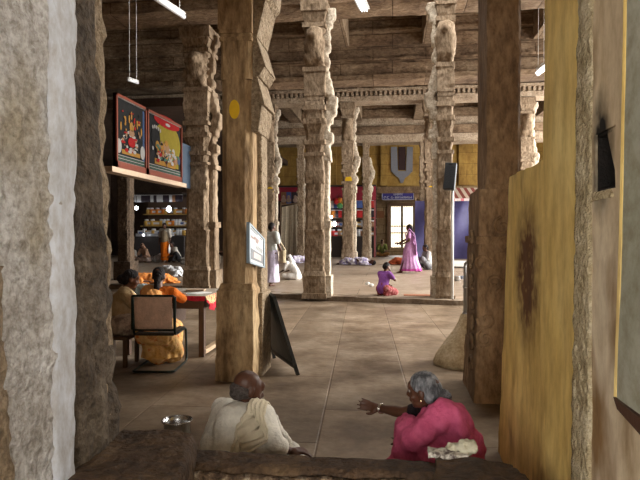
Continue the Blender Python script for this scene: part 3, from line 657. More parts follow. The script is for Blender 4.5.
def foot(mb, an, d, s=1.0, up=None):
    d = V(d).normalized(); u = V(up) if up else V((0, 0, 1)); sd = d.cross(u).normalized()
    h = an - d * .03 * s - u * .045 * s
    mb.cap(an, .033 * s, h, .03 * s); mb.cap(h, .03 * s, an + d * .10 * s - u * .055 * s, .022 * s)
    for sg, o in ((-1, 0), (1, 0)): mb.cap(an + d * .03 * s - u * .035 * s, .03 * s, an + d * .11 * s + sd * sg * .018 * s - u * .058 * s, .02 * s)
    for k in range(5): mb.cap(an + d * .12 * s + sd * (k - 2) * .017 * s - u * .062 * s, .0105 * s, an + d * (.165 - abs(k - 1) * .008) * s + sd * (k - 2) * .018 * s - u * .066 * s, .008 * s)
def body(J, mb, s=1.0):
    """J: joints as vectors: pelvis chest neck head(+face) sh el wr hip kn an (each [L, R]), hd/hn hand direction and palm normal, ft foot direction"""
    mb.cap(J['pelvis'], .135 * s, J['waist'], .115 * s, 16); mb.cap(J['waist'], .115 * s, J['chest'], .13 * s, 16)
    mid = (J['sh'][0] + J['sh'][1]) / 2
    for i in (0, 1):
        sh, el, wr = J['sh'][i], J['el'][i], J['wr'][i]
        mb.cap(J['chest'], .11 * s, sh.lerp(mid, .3), .062 * s); mb.cap(mid, .06 * s, sh, .055 * s)
        mb.chain([sh, sh.lerp(el, .35), el, el.lerp(wr, .3), wr], [.055 * s, .05 * s, .038 * s, .04 * s, .025 * s])
        hand(mb, wr, J['hd'][i], J['hn'][i], J.get('th', (1, -1))[i], s * J.get('hs', 1), J.get('curl', .35))
        hp, kn, an = J['hip'][i], J['kn'][i], J['an'][i]
        mb.chain([J['pelvis'].lerp(hp, .6), hp, kn, kn.lerp(an, .3), an], [.12 * s, .098 * s, .058 * s, .058 * s, .036 * s]); foot(mb, an, J['ft'][i], s, J.get('fu'))
    mb.cap(mid, .06 * s, J['neck'], .052 * s); mb.cap(J['neck'], .052 * s, J['head'] - V((0, 0, .03)) * s, .055 * s)
    return head(mb, J['head'], J['face'], s=s * J.get('hsc', 1), up=J.get('hup'))
def hair_cap(parent, P, M, s, m, back=1.0, vox=.008, bun=None, name='hair', front=.0):
    mb = MB(); E = lambda x, y, z, a, b, d: mb.ell(P(x, y, z), (a * s, b * s, d * s), M, 16, 10)
    E(0, -.03 + front, .046, .083, .092, .082); E(0, -.055, .0, .08, .066, .085); E(0, -.05, -.04, .06, .05, .05)
    if front: E(0, .0, .075, .07, .08, .05)
    if bun: mb.ell(P(*bun[:3]), (bun[3],) * 3)
    return mb.remesh(name, m, parent, vox, sm=1, fold=lambda p, n: noise.noise(V((p.x * 70, p.y * 70, p.z * 18))) * .003)
def folds(k=28, a=.006, ax=(1, 1, .25), seed=0):
    return lambda p, n: (noise.noise(V((p.x * k * ax[0] + seed, p.y * k * ax[1], p.z * k * ax[2]))) * a + noise.noise(V((p.x * k * .4 * ax[0], p.y * k * .4 * ax[1] + seed, p.z * k * .4 * ax[2]))) * a * 1.3)
def shirt(J, parent, name, m, s=1.0, sleeve=.8, low=0.0, vox=.012, ease=.02, waist=True, sides=(0, 1), extra=()):
    mb = MB()
    for x_ in extra: mb.cap(*x_, 16)
    mb.v = mb.v; e = ease; mid = (J['sh'][0] + J['sh'][1]) / 2
    p = J['pelvis'] if waist else J['waist']
    mb.cap(p, (.14 + e) * s, J['waist'], (.122 + e) * s, 18); mb.cap(J['waist'], (.122 + e) * s, J['chest'], (.136 + e) * s, 18)
    for i in sides:
        sh, el = J['sh'][i], J['el'][i]
        mb.cap(J['chest'], (.115 + e) * s, sh.lerp(mid, .3), (.066 + e) * s); mb.cap(mid, (.062 + e * .7) * s, sh, (.058 + e) * s)
        q = sh.lerp(el, min(1, sleeve)); mb.cap(sh, (.058 + e) * s, q, (.046 + e) * s)
        if sleeve > 1: q2 = el.lerp(J['wr'][i], sleeve - 1); mb.cap(el, (.044 + e) * s, q2, (.034 + e) * s)
    return mb.remesh(name, m, parent, vox, fold=folds(22, .007), sm=2)
def skirt(parent, name, m, rings, vox=.014, seed=0, k=16, n=18, amp=.02, fold=True):
    """rings: (centre, rx, ry, rotation) from waist to hem, pleated all round"""
    mb = MB(); R_ = []
    for i, (c, rx, ry, a) in enumerate(rings):
        t = i / (len(rings) - 1)
        R_.append([V(c) + rotz(a) @ V((rx * math.cos(x), ry * math.sin(x), 0)) * (1 + amp * t * math.sin(k * x + seed)) for x in [2 * math.pi * q / 72 for q in range(72)]])
    mb.loft(R_)
    return mb.remesh(name, m, parent, vox, fold=folds(20, .006, seed=seed) if fold else None, sm=2)

# ---------------------------------------------------------------- 1 the seated bald man, foreground
rt = at(238, 470, 3.45)
man = thing('person', 'bald person in white seen from behind with a cream cloth over the shoulder', 'person', (rt.x, 3.45, 0))
A1 = R(-38); f1 = rotz(A1) @ V((0, 1, 0)); r1 = rotz(A1) @ V((1, 0, 0))
H = at(248, 389, 3.52)
shL, shR = at(222, 409, 3.62), at(263, 416, 3.40)
pel = V((at(236, 470, 3.3).x, 3.3, .13))
mid = (shL + shR) / 2
J = dict(pelvis=pel, waist=pel.lerp(mid, .42) - f1 * .03, chest=pel.lerp(mid, .74) - f1 * .02, neck=mid + V((0, 0, .045)) + f1 * .03, head=H, face=f1 * 1 + V((.35, -.1, -.42)), sh=[shL, shR])
J['el'] = [shL + f1 * .12 + V((-.04, 0, -.2)), at(287, 446, 3.45)]
J['wr'] = [J['el'][0] + f1 * .22 + r1 * .08 + V((0, 0, -.03)), at(290, 452, 3.68)]
J['wr'][1] = at(289, 451, 3.42)
J['el'][1] = at(274, 442, 3.3)
J['hd'] = [f1 + r1 * .3, V((1, .35, -.05))]; J['hn'] = [V((0, 0, -1)), V((0, .2, -1))]; J['curl'] = .45
J['hip'] = [pel - r1 * .09 + V((0, 0, -.02)), pel + r1 * .09 + V((0, 0, -.02))]
J['kn'] = [at(222, 462, 3.85), at(266, 462, 3.75)]
J['an'] = [pel + f1 * .44 + r1 * .05 + V((0, 0, -.06)), pel + f1 * .50 - r1 * .06 + V((0, 0, -.06))]
J['ft'] = [r1 + f1 * .4, -r1 * .6 + f1]
mb = MB(); P, M = body(J, mb, 1.0); bd = mb.remesh('body', sk_dark, man, .008, sm=3)
eyes(man, P)
mb = MB(); mb.ell(P(0, -.030, -.012), (.0785, .092, .056), M, 28, 18); mb.ell(P(0, -.062, -.045), (.055, .05, .04), M, 20, 12)
mb.remesh('hair', hair_s, man, .005, sm=1, fold=lambda p, n: noise.noise(p * 90) * .002)
wh = cloth('cotton_white', (.86, .82, .72)); cr = cloth('cotton_cream', (.72, .64, .48), (.58, .50, .36)); wd = cloth('dhoti_white', (.72, .69, .62))
msh = shirt(J, man, 'shirt', wh, 1.0, sleeve=1.5, vox=.010, ease=.018, extra=[(at(219, 446, 3.42), .13, at(225, 418, 3.56), .10), (at(225, 418, 3.56), .10, J['neck'] - V((.03, 0, .06)), .07), (at(262, 445, 3.36), .12, shR, .07)])
# collar band
mb = MB(); nk = J['neck']; mb.tube([nk + rotz(x) @ V((.07, 0, 0)) + V((0, 0, -.012 - .012 * math.sin(x))) for x in [k * math.pi / 9 for k in range(18)]], .013, 8); mb.build('collar', wh, man, smooth=True)
mb = MB()   # dhoti over folded legs
for i in (0, 1):
    mb.cap(J['pelvis'], .15, J['kn'][i], .085, 14); mb.cap(J['kn'][i], .085, J['an'][i], .07, 14)
mb.cap(J['kn'][0], .07, J['kn'][1], .06); mb.remesh('dhoti', wd, man, .014, fold=folds(26, .008), sm=2)
def strip(pts, wv, w, t, name, m, parent, n=14, amp=.006, k=9, sub=6):
    """a pleated band of cloth: pts along, wv width vectors"""
    rings = []; P_ = []
    for i in range(len(pts) - 1):
        for q in range(sub): P_.append((V(pts[i]).lerp(V(pts[i + 1]), q / sub), V(wv[i]).lerp(V(wv[i + 1]), q / sub), w[i] + (w[i + 1] - w[i]) * q / sub))
    P_.append((V(pts[-1]), V(wv[-1]), w[-1]))
    for i, (p, wd_, ww) in enumerate(P_):
        d = (P_[min(i + 1, len(P_) - 1)][0] - P_[max(i - 1, 0)][0]).normalized(); wd_ = (wd_ - d * wd_.dot(d)).normalized(); nn = d.cross(wd_).normalized()
        top = []; bot = []
        for j in range(n + 1):
            u = j / n * 2 - 1; o = amp * math.sin(k * u * 2 + i * .05) + .4 * amp * math.sin(23 * u + i * .15)
            top.append(p + wd_ * u * ww + nn * (o + t / 2)); bot.append(p + wd_ * u * ww + nn * (o - t / 2))
        rings.append(top + bot[::-1])
    mb = MB(); mb.loft(rings); return mb.build(name, m, parent, smooth=True)
from mathutils.bvhtree import BVHTree
def drape(ob, pts, hws, name, m, parent, wdir, n=22, sub=10, off=.006, amp=.008, k=4.5):
    """a pleated band laid over the surface of ob"""
    o = ORG[parent.name]; bv = BVHTree.FromPolygons([v.co + o for v in ob.data.vertices], [tuple(p.vertices) for p in ob.data.polygons])
    P_ = []
    for i in range(len(pts) - 1):
        for q in range(sub): t = q / sub; P_.append((V(pts[i]).lerp(V(pts[i + 1]), t), hws[i] + (hws[i + 1] - hws[i]) * t))
    P_.append((V(pts[-1]), hws[-1])); rings = []
    for i, (p, w) in enumerate(P_):
        d = (P_[min(i + 1, len(P_) - 1)][0] - P_[max(i - 1, 0)][0]).normalized(); wd_ = (V(wdir) - d * d.dot(V(wdir))).normalized(); top = []; bot = []
        for j in range(n + 1):
            u = j / n * 2 - 1; loc, nor, _, _ = bv.find_nearest(p + wd_ * u * w)
            f_ = off + amp * (1 + math.sin(k * math.pi * u + i * .03)) * (1 - u ** 6)
            top.append(loc + nor * (f_ + .004)); bot.append(loc + nor * (f_ * .5 - .002))
        rings.append(top + bot[::-1])
    mb = MB(); mb.loft(rings); return mb.build(name, m, parent, smooth=True)
sp = at(258, 405, 3.42)
pts = [at(270, 440, 3.75), at(270, 412, 3.62), sp, at(252, 415, 3.25), at(243, 432, 3.1), at(236, 447, 3.05), at(232, 462, 3.05)]
drape(msh, pts, [.05, .05, .06, .075, .08, .082, .085], 'shoulder_cloth', cr, man, r1)
# loose end of white cloth over the knee
kp = J['kn'][1]
mb = MB(); mb.cap(shR + f1 * .06 + V((.02, 0, -.03)), .03, at(282, 436, 3.6), .03); mb.cap(at(282, 436, 3.6), .03, at(289, 445, 3.75), .035); mb.remesh('cloth_end', wh, man, .009, fold=folds(40, .008, (1, 1, 1)), sm=1)

# ---------------------------------------------------------------- 2 the seated woman in pink, foreground
wp = at(447, 470, 3.45)
wom = thing('person', 'person in a pink sari sitting on the floor, one arm stretched out', 'person', (wp.x, 3.4, 0))
f2 = V((-1, .12, 0)).normalized(); r2 = V((.12, 1, 0)).normalized()
H = at(424, 391, 3.42); pel = at(447, 462, 3.42)
pel.z = .13
shN, shF = at(443, 414, 3.28), at(426, 409, 3.58)     # near (left) and far (right) shoulder
mid = (shN + shF) / 2
J = dict(pelvis=pel, waist=pel.lerp(mid, .4) - f2 * .05, chest=pel.lerp(mid, .76) - f2 * .03, neck=mid + V((0, 0, .06)) + f2 * .01, head=H, face=f2 + V((0, .25, -.12)), sh=[shN, shF])
J['el'] = [at(412, 440, 3.25), at(403, 412.5, 3.62)]
J['wr'] = [at(404, 444, 3.42), at(380, 408.5, 3.74)]
J['hd'] = [V((-.3, 1, 0)), V((-1, .25, .12))]; J['hn'] = [V((0, 0, -1)), V((-.1, -.9, .5))]; J['curl'] = .16; J['hs'] = 1.0
J['th'] = (1, -1)
J['hip'] = [pel + V((0, -.09, 0)), pel + V((0, .09, 0))]
J['kn'] = [at(411, 432, 3.32), at(408, 426, 3.58)]
J['an'] = [at(400, 462, 3.32), at(402, 462, 3.55)]
for a in J['an']: a.z = .07
J['ft'] = [f2, f2]
mb = MB(); P, M = body(J, mb, .93); mb.remesh('body', sk_dark, wom, .007, sm=3); eyes(wom, P, .93)
hair_cap(wom, P, M, .96, hair_g, vox=.006, front=.02)
mb = MB(); mb.ell(P(0, -.125, -.03), (.05, .045, .042)); mb.cap(P(0, -.14, -.04), .03, P(0, -.16, -.09), .02); mb.remesh('hair_knot', mat('hair_knot_dark', [(.35, (.02, .018, .018)), (.65, (.12, .12, .13))], scale=30, rough=.35, bump=.9, bscale=60), wom, .006, fold=folds(90, .004, (1, 1, 1)), sm=1)
mb = MB(); mb.ell(P(-.079, .0, -.045), (.007, .007, .009)); mb.build('earring', flat('gold', (.9, .75, .45), .15, 1, bump=0), wom, smooth=True)
pk = cloth('sari_pink', (.62, .12, .23), (.46, .07, .15)); bl = cloth('blouse_black', (.02, .014, .016))
shirt(J, wom, 'blouse', bl, .93, sleeve=.55, vox=.011, ease=.012, waist=False)
mb = MB()     # sari: seat, raised knees, back drape and shawl end over the near shoulder
mb.cap(pel, .17, J['waist'] - f2 * .05, .16, 18); mb.cap(J['an'][0] + V((0, 0, -.0)), .065, at(394, 464, 3.3), .05); mb.cap(J['waist'], .15, J['chest'] - f2 * .04, .15, 18); mb.cap(J['waist'], .15, J['chest'], .155, 18); mb.cap(J['chest'], .15, shN - f2 * .02, .085, 16); mb.cap(J['chest'] + V((0, .04, 0)), .12, mid - f2 * .04 + V((0, .03, .0)), .09, 16)
mb.cap(shN, .085, J['el'][0], .075); mb.cap(J['el'][0], .07, J['wr'][0], .05)
for i in (0, 1): mb.cap(J['hip'][i], .14, J['kn'][i], .085, 16); mb.cap(J['kn'][i], .085, J['an'][i] + V((0, 0, -.0)), .075, 16)
mb.cap(J['kn'][0], .075, J['kn'][1], .075); mb.cap(J['an'][0] + f2 * .06, .06, J['an'][1] + f2 * .06, .06); mb.cap(pel + V((0, -.1, -.05)), .12, J['an'][0], .07)
mb.cap(shN - f2 * .06, .07, pel - f2 * .12 + V((0, -.06, 0)), .09)
mb.remesh('sari', pk, wom, .010, fold=lambda p, n: noise.noise(V((p.x * 14 + p.z * 12, p.y * 14, p.z * 9 - p.x * 10))) * .016 + noise.noise(V((p.x * 34 + p.z * 30, p.y * 34, p.z * 10))) * .006, sm=2)
for k in range(2):
    mb = MB(); c = J['wr'][1].lerp(J['el'][1], .04 + .05 * k); d = (J['wr'][1] - J['el'][1]).normalized(); a_ = d.cross(V((0, 0, 1))).normalized(); b_ = a_.cross(d)
    mb.tube([c + (a_ * math.cos(x) + b_ * math.sin(x)) * .031 for x in [2 * math.pi * q / 20 for q in range(21)]], .004, 6); mb.build('bangle', flat('bangle_metal', (.7, .66, .6), .25, 1, bump=0), wom, smooth=True)

# ---------------------------------------------------------------- generic small figures
def pose_stand(s=1.0, stride=0, **k):
    Z = lambda x, y, z: V((x * s, y * s, z * s))
    J = dict(pelvis=Z(0, 0, .92), waist=Z(0, 0, 1.08), chest=Z(0, 0, 1.25), neck=Z(0, .01, 1.46), head=Z(0, .03, 1.58), face=V((0, 1, 0)),
             sh=[Z(-.19, 0, 1.39), Z(.19, 0, 1.39)], el=[Z(-.24, -.02, 1.12), Z(.24, -.02, 1.12)], wr=[Z(-.25, .06, .88), Z(.25, .06, .88)],
             hd=[V((0, .1, -1)), V((0, .1, -1))], hn=[V((1, 0, 0)), V((-1, 0, 0))], hip=[Z(-.09, 0, .88), Z(.09, 0, .88)],
             kn=[Z(-.1, .02 + stride * .14, .49), Z(.1, .02 - stride * .08, .49)], an=[Z(-.1, stride * .3, .085), Z(.1, -stride * .32, .085 + stride * .03)], ft=[V((0, 1, 0)), V((0, 1, 0))], curl=.35)
    J.update(k); return J
def pose_sit(s=1.0, lean=.1, knee=.14, cross=True, **k):
    Z = lambda x, y, z: V((x * s, y * s, z * s))
    J = dict(pelvis=Z(0, 0, .13), waist=Z(0, lean * .2, .3), chest=Z(0, lean * .7, .47), neck=Z(0, lean + .02, .66), head=Z(0, lean + .06, .78), face=V((0, 1, -.15)),
             sh=[Z(-.18, lean, .59), Z(.18, lean, .59)], el=[Z(-.25, lean + .08, .34), Z(.25, lean + .08, .34)], wr=[Z(-.16, lean + .3, .26), Z(.16, lean + .3, .26)],
             hd=[V((.4, .8, -.2)), V((-.4, .8, -.2))], hn=[V((0, 0, -1)), V((0, 0, -1))], hip=[Z(-.09, 0, .11), Z(.09, 0, .11)],
             kn=[Z(-.32, .36, knee), Z(.32, .36, knee)], an=[Z(.06, .42, .07), Z(-.1, .33, .07)], ft=[V((1, .2, 0)), V((-1, .2, 0))], curl=.5)
    J.update(k); return J
def place(J, yaw, org):
    M_ = rotz(yaw); out = {}
    for k, v in J.items():
        if k in ('face',): out[k] = M_ @ v
        elif k in ('hd', 'hn', 'ft'): out[k] = [M_ @ x for x in v]
        elif k in ('curl', 'hs', 'th', 'hsc', 'fu', 'hup'): out[k] = v
        elif isinstance(v, list): out[k] = [M_ @ x + org for x in v]
        else: out[k] = M_ @ v + org
    return out
def figure(label, loc, yaw, J, s=1.0, sk=sk_dark, hr=hair_b, vox=.012, bun=None, name='person', group=None):
    loc = V(loc); t = thing(name, label, 'person', loc, group); J = place(J, yaw, loc); mb = MB()
    P, M = body(J, mb, s); mb.remesh('body', sk, t, vox, sm=2)
    if hr: hair_cap(t, P, M, s, hr, vox=.011, bun=bun, front=.015)
    return t, J, P, M
up = V((0, 0, 1))

# walking woman in lilac (faces left)
g = fl(410, 273); yw = R(82); s = .96
J = pose_stand(s, 1, el=[V((-.25, -.0, 1.1)), V((.2, .12, 1.14))], wr=[V((-.2, .2, .98)), V((.14, .38, 1.0))], hd=[V((0, 1, .0)), V((0, 1, -.1))])
t, J, P, M = figure('walking person in a lilac and pink sari crossing the middle of the hall', g, yw, J, s)
li = cloth('sari_lilac', (.62, .36, .62), (.48, .22, .48)); mg = cloth('sari_magenta', (.50, .08, .33)); F_ = rotz(yw) @ V((0, 1, 0)); Q = rotz(yw) @ V((1, 0, 0))
shirt(J, t, 'blouse', li, s, sleeve=.6, vox=.016, ease=.016)
skirt(t, 'sari_skirt', li, [(g + up * 1.05 * s, .15, .15, yw), (g + up * .85 * s, .19, .21, yw), (g + up * .45 * s, .2, .27, yw), (g + up * .14 * s - F_ * .02, .2, .36, yw)], .018, k=14, amp=.05)
skirt(t, 'sari_border', mg, [(g + up * .2 * s - F_ * .02, .19, .34, yw), (g + up * .07 * s - F_ * .02, .205, .39, yw)], .018, k=14, amp=.05)
strip([g + F_ * .12 + up * 1.1, g + Q * -.08 + F_ * .15 + up * 1.34, g + Q * -.13 + up * 1.47, g - Q * .14 - F_ * .15 + up * 1.3, g - Q * .14 - F_ * .2 + up * .95, g - Q * .13 - F_ * .22 + up * .6], [Q + F_ * .2] * 6, [.08, .08, .07, .09, .11, .12], .02, 'sari_end', li, t)
mb = MB(); mb.cap(P(0, -.1, .0), .03, P(0, -.14, -.3), .018); mb.build('braid', hair_b, t, smooth=True)

# man in an orange cloth
g = fl(165, 262.5); yw = R(172); s = 1.0
J = pose_stand(s, 0, face=V((.1, 1, -.1)))
t, J, P, M = figure('standing person in a beige vest and bright orange cloth by the left stall', g, yw, J, s)
shirt(J, t, 'shirt', cloth('shirt_offwhite', (.55, .52, .46)), s, sleeve=.95, vox=.018, ease=.03)
mb = MB(); mb.cap(J['pelvis'], .178, J['chest'], .182, 18); mb.remesh('vest', cloth('vest_khaki', (.27, .21, .14)), t, .02, fold=folds(20, .006), sm=1)
skirt(t, 'orange_cloth', cloth('cloth_orange', (.85, .22, .02), (.7, .15, .01)), [(g + up * 1.0, .16, .15, yw), (g + up * .8, .19, .17, yw), (g + up * .4, .18, .17, yw), (g + up * .1, .17, .16, yw)], .018, k=12)
wrp = J['wr'][0]
bgm = MB(); bgm.cap(wrp - up * .12, .03, wrp - up * .3, .09, 12, .5); bgm.cap(wrp - up * .3, .09, wrp - up * .42, .08, 12, .5)
tag(bgm.remesh('plastic_bag', flat('plastic_white', (.8, .8, .82), .4), None, .014, (wrp.x, wrp.y, wrp.z - .5), fold=folds(30, .008), sm=1), 'white plastic bag hanging from the hand of the person in orange', 'bag')

# standing figure behind the framed notice, seen from the side (faces right)
g = fl(269, 286.5); g.x += .06; yw = R(-35); s = 1.0
J = pose_stand(s, .35, el=[V((-.24, -.05, 1.12)), V((.26, .02, 1.1))], wr=[V((-.2, .12, .95)), V((.24, .16, .9))])
t, J, P, M = figure('standing person in pale grey top and lavender cloth beside the framed notice', g, yw, J, s)
lv = cloth('cloth_lavender', (.52, .47, .60)); 
shirt(J, t, 'shirt', cloth('shirt_palegrey', (.50, .52, .50)), s, sleeve=.7, vox=.016, ease=.028)
F_ = rotz(yw) @ V((0, 1, 0))
skirt(t, 'lower_cloth', lv, [(g + up * .98, .17, .16, yw), (g + up * .8, .2, .19, yw), (g + up * .45, .2, .2, yw), (g + up * .12, .21, .24, yw)], .018, k=12)
wrp = J['wr'][1]
b_ = thing('shoulder_bag', 'cream cloth bag carried by the person in lavender', 'bag', (wrp.x, wrp.y, wrp.z - .3))
mb = MB(); c = wrp + V((.02, -.03, -.1)); mb.box(c, (.14, .05, .16), rotz(yw - R(20)), .85); mb.remesh('bag_body', cloth('bag_cream', (.60, .50, .33)), b_, .014, fold=folds(20, .008), sm=3)
mb = MB(); mb.tube([c + V((-.1, 0, .14)), J['sh'][1] + V((-.04, 0, .09)), c + V((.1, 0, .14))], .012, 6); mb.build('strap', cloth('bag_cream', (.60, .50, .33)), b_, smooth=True)

# kneeling child on the kerb
g = fl(385, 295.5); yw = R(-35); s = .80
Z = lambda x, y, z: V((x, y, z)) * s
J = dict(pelvis=Z(0, -.12, .22), waist=Z(0, -.08, .37), chest=Z(0, -.03, .52), neck=Z(0, .02, .70), head=Z(.0, .07, .83), face=V((.2, 1, -.35)), sh=[Z(-.16, -.02, .63), Z(.16, -.02, .63)],
         el=[Z(-.2, .1, .4), Z(.24, .16, .45)], wr=[Z(-.08, .28, .3), Z(.08, .17, .68)], hd=[V((.3, .8, -.3)), V((-.4, -.1, 1))], hn=[V((0, 0, -1)), V((-.7, -.5, 0))],
         hip=[Z(-.08, -.1, .2), Z(.08, -.1, .2)], kn=[Z(-.12, .3, .09), Z(.14, .3, .09)], an=[Z(-.1, -.12, .06), Z(.1, -.12, .06)], ft=[V((0, -1, -.1)), V((0, -1, -.1))], curl=.5)
t, J, P, M = figure('kneeling child in purple top and maroon skirt, hand to the face', g, yw, J, .85, sk_mid, vox=.01)
shirt(J, t, 'blouse', cloth('blouse_violet', (.26, .09, .36)), .85, sleeve=.6, vox=.013, ease=.02)
mb = MB(); 
for i in (0, 1): mb.cap(J['hip'][i], .12, J['kn'][i], .085, 14); mb.cap(J['kn'][i], .07, J['an'][i], .06, 14)
mb.cap(J['pelvis'], .13, J['waist'], .11, 14); mb.remesh('skirt', mat('skirt_maroon_print', [(.4, (.22, .035, .04)), (.55, (.3, .06, .06)), (.62, (.5, .28, .25))], scale=22, bump=.2), t, .014, fold=folds(26, .01), sm=2)

# woman at the desk, seen from behind on the chair
CH = at(153, 383, 5.9); CH.z = 0; yc_ = R(-3)
g = V((CH.x - .10, CH.y + .26, -.05)); yw = R(4); s = .92
Z = lambda x, y, z: V((x, y, z)) * s
J = dict(pelvis=Z(0, 0, .56), waist=Z(0, .05, .72), chest=Z(0.0, .10, .88), neck=Z(0, .16, 1.07), head=Z(-.01, .21, 1.175), face=V((-.18, 1, -.38)), sh=[Z(-.17, .16, .98), Z(.18, .16, .98)],
         el=[Z(-.24, .3, .86), Z(.27, .33, .87)], wr=[Z(-.14, .52, .91), Z(.2, .56, .91)], hd=[V((.3, 1, 0)), V((-.3, 1, 0))], hn=[V((0, 0, -1)), V((0, 0, -1))],
         hip=[Z(-.1, .02, .52), Z(.1, .02, .52)], kn=[Z(-.12, .44, .52), Z(.14, .44, .50)], an=[Z(-.02, .18, .09), Z(.12, .30, .09)], ft=[V((.4, .8, 0)), V((.2, 1, 0))], curl=.4)
t, J, P, M = figure('person in orange sari with long black braid, seated at the desk', g, yw, J, s, sk_mid, vox=.009)
ob_ = cloth('blouse_orange', (.55, .13, .015)); os_ = cloth('sari_peach', (.78, .40, .15), (.66, .30, .09)); gs = mat('sari_gold_print', [(.38, (.72, .38, .10)), (.55, (.80, .50, .20)), (.66, (.70, .16, .03))], scale=9, bump=.3, bscale=40)
shirt(J, t, 'blouse', ob_, s, sleeve=.92, vox=.011, ease=.014, waist=False)
bkv = rotz(yw) @ V((0, -1, 0)); rv = rotz(yw) @ V((1, 0, 0))
mb = MB(); mb.cap(J['pelvis'], .16, J['waist'], .145, 18); mb.cap(J['waist'], .145, J['chest'] + bkv * .03 - rv * .03, .15, 16); mb.cap(J['chest'] - rv * .05 + bkv * .03, .14, J['sh'][0] + rv * .05 + bkv * .015, .095, 14); mb.remesh('sari_drape', os_, t, .011, fold=lambda p, n: noise.noise(V((p.x * 24 + p.z * 14, p.y * 12, p.z * 6))) * .012, sm=2)
mb = MB()
for i in (0, 1): mb.cap(J['hip'][i], .135, J['kn'][i], .09, 16); mb.cap(J['kn'][i], .09, J['an'][i] + up * .06, .11, 16)
mb.cap(J['hip'][0] - up * .05, .13, J['hip'][1] - up * .05, .13); mb.cap(J['hip'][1] + rv * .02, .1, J['an'][1] + rv * .06 + up * .08, .10); mb.cap(J['hip'][0], .1, J['an'][0] - rv * .06 + up * .14, .12)
fw = -bkv
hem = []
for z_, rx_, ry_, o_ in ((.46, .17, .17, .2), (.3, .18, .17, .24), (.12, .22, .18, .24), (.07, .23, .19, .24)):
    hem.append([V((g.x, g.y, z_)) + fw * o_ + rv * .0 + rotz(yw) @ V((rx_ * math.cos(x_), ry_ * math.sin(x_), 0)) * (1 + .06 * math.sin(11 * x_) * (z_ < .4)) for x_ in [2 * math.pi * q_ / 66 for q_ in range(66)]])
mb.loft(hem)
mb.remesh('sari_skirt', gs, t, .013, fold=folds(24, .012), sm=2)
mb = MB(); b0 = P(0, -.1, -.02); pts = [b0, b0 + bkv * .035 - up * .12, b0 + bkv * .04 - up * .25 + rv * .01]
for k in range(9):
    q = pts[0].lerp(pts[1], k / 4.5) if k < 4.5 else pts[1].lerp(pts[2], (k - 4.5) / 4.5); mb.ell(q, (.042 - .0015 * k, .032, .032))
mb.remesh('braid', hair_b, t, .008, fold=folds(60, .004, (1, 1, 1)), sm=1)

# beige sari woman left of the desk (faces right)
g = at(119, 330, 6.25); g.z = -.0; yw = R(-62); s = .95; ZO = Z; Z = lambda x, y, z: ZO(x, y * 1.15, z * (.87 if z > .6 else 1))
J = {k: v for k, v in dict(pelvis=Z(0, 0, .52), waist=Z(0, .02, .68), chest=Z(0, .04, .88), neck=Z(0, .08, 1.09), head=Z(0, .12, 1.21), face=V((-.1, 1, -.3)), sh=[Z(-.17, .06, 1.02), Z(.17, .06, 1.02)],
         el=[Z(-.2, .22, .82), Z(.22, .18, .80)], wr=[Z(-.08, .46, .83), Z(.12, .44, .84)], hd=[V((.2, 1, 0)), V((-.2, 1, 0))], hn=[V((0, 0, -1)), V((0, 0, -1))],
         hip=[Z(-.1, .0, .5), Z(.1, .0, .5)], kn=[Z(-.12, .42, .5), Z(.12, .42, .5)], an=[Z(-.12, .36, .09), Z(.12, .36, .09)], ft=[V((0, 1, 0)), V((0, 1, 0))], curl=.4).items()}
t, J, P, M = figure('person in a beige sari half hidden by the stone jamb at the desk', g, yw, J, s, sk_mid, vox=.010, bun=(0, -.12, -.02, .045))
bs = cloth('sari_beige', (.42, .31, .17), (.30, .20, .10))
shirt(J, t, 'blouse', bs, s, sleeve=.7, vox=.012, ease=.02)
mb = MB()
for i in (0, 1): mb.cap(J['hip'][i], .14, J['kn'][i], .1, 16); mb.cap(J['kn'][i], .1, J['an'][i] + up * .05, .11, 16)
mb.remesh('sari_skirt', mat('sari_beige_print', [(.4, (.16, .12, .10)), (.6, (.40, .32, .24))], scale=14, bump=.3), t, .014, fold=folds(24, .012), sm=2)
st = thing('stool', 'low wooden stool under the person in the beige sari', 'stool', g)
mb = MB(); mb.box(g + V((0, 0, .34)), (.2, .2, .02)); mb.build('seat', flat('wood_dark', (.10, .06, .035)), st, bevel=.005)
for a in (-1, 1):
    for b in (-1, 1): mb = MB(); mb.box(g + V((a * .15, b * .15, .16)), (.02, .02, .16)); mb.build('leg', MATS['wood_dark'], st)

# smaller sitting figures
def sitter(label, px, py, yaw, s, top, low, hr=hair_b, shawl=None, sk=sk_dark, lean=.15, knee=.14, hdz=0, **kw):
    g = fl(px, py); J = pose_sit(s, lean, knee, **kw)
    t, J, P, M = figure(label, g, yaw, J, s, sk, hr, vox=.014)
    shirt(J, t, 'shirt', top, s, sleeve=.8, vox=.018, ease=.028)
    mb = MB()
    for i in (0, 1): mb.cap(J['hip'][i], .13 * s, J['kn'][i], .09 * s, 14); mb.cap(J['kn'][i], .085 * s, J['an'][i], .07 * s, 14)
    mb.remesh('lower_cloth', low, t, .018, fold=folds(22, .012), sm=1)
    if shawl:
        mb = MB(); mb.ell(P(0, -.025, .045), (.094 * s, .1 * s, .092 * s), M); mb.cap(P(0, -.06, -.02), .085 * s, J['chest'] , .16 * s); mb.remesh('head_cloth', shawl, t, .014, fold=folds(24, .01), sm=1)
    return t, J
sitter('small seated person in a green wrap beside the bright gate', 382.5, 256.2, R(175), 1.0, cloth('wrap_green', (.22, .25, .07)), cloth('wrap_ochre', (.36, .18, .06)), shawl=cloth('wrap_tan', (.34, .24, .15)))
sitter('seated person in pale grey leaning at a pillar beside the blue tarpaulin', 428, 269.5, R(110), 1.0, cloth('cotton_palegrey', (.42, .42, .40)), cloth('cloth_darkgrey', (.16, .16, .17)), knee=.42, lean=.05)
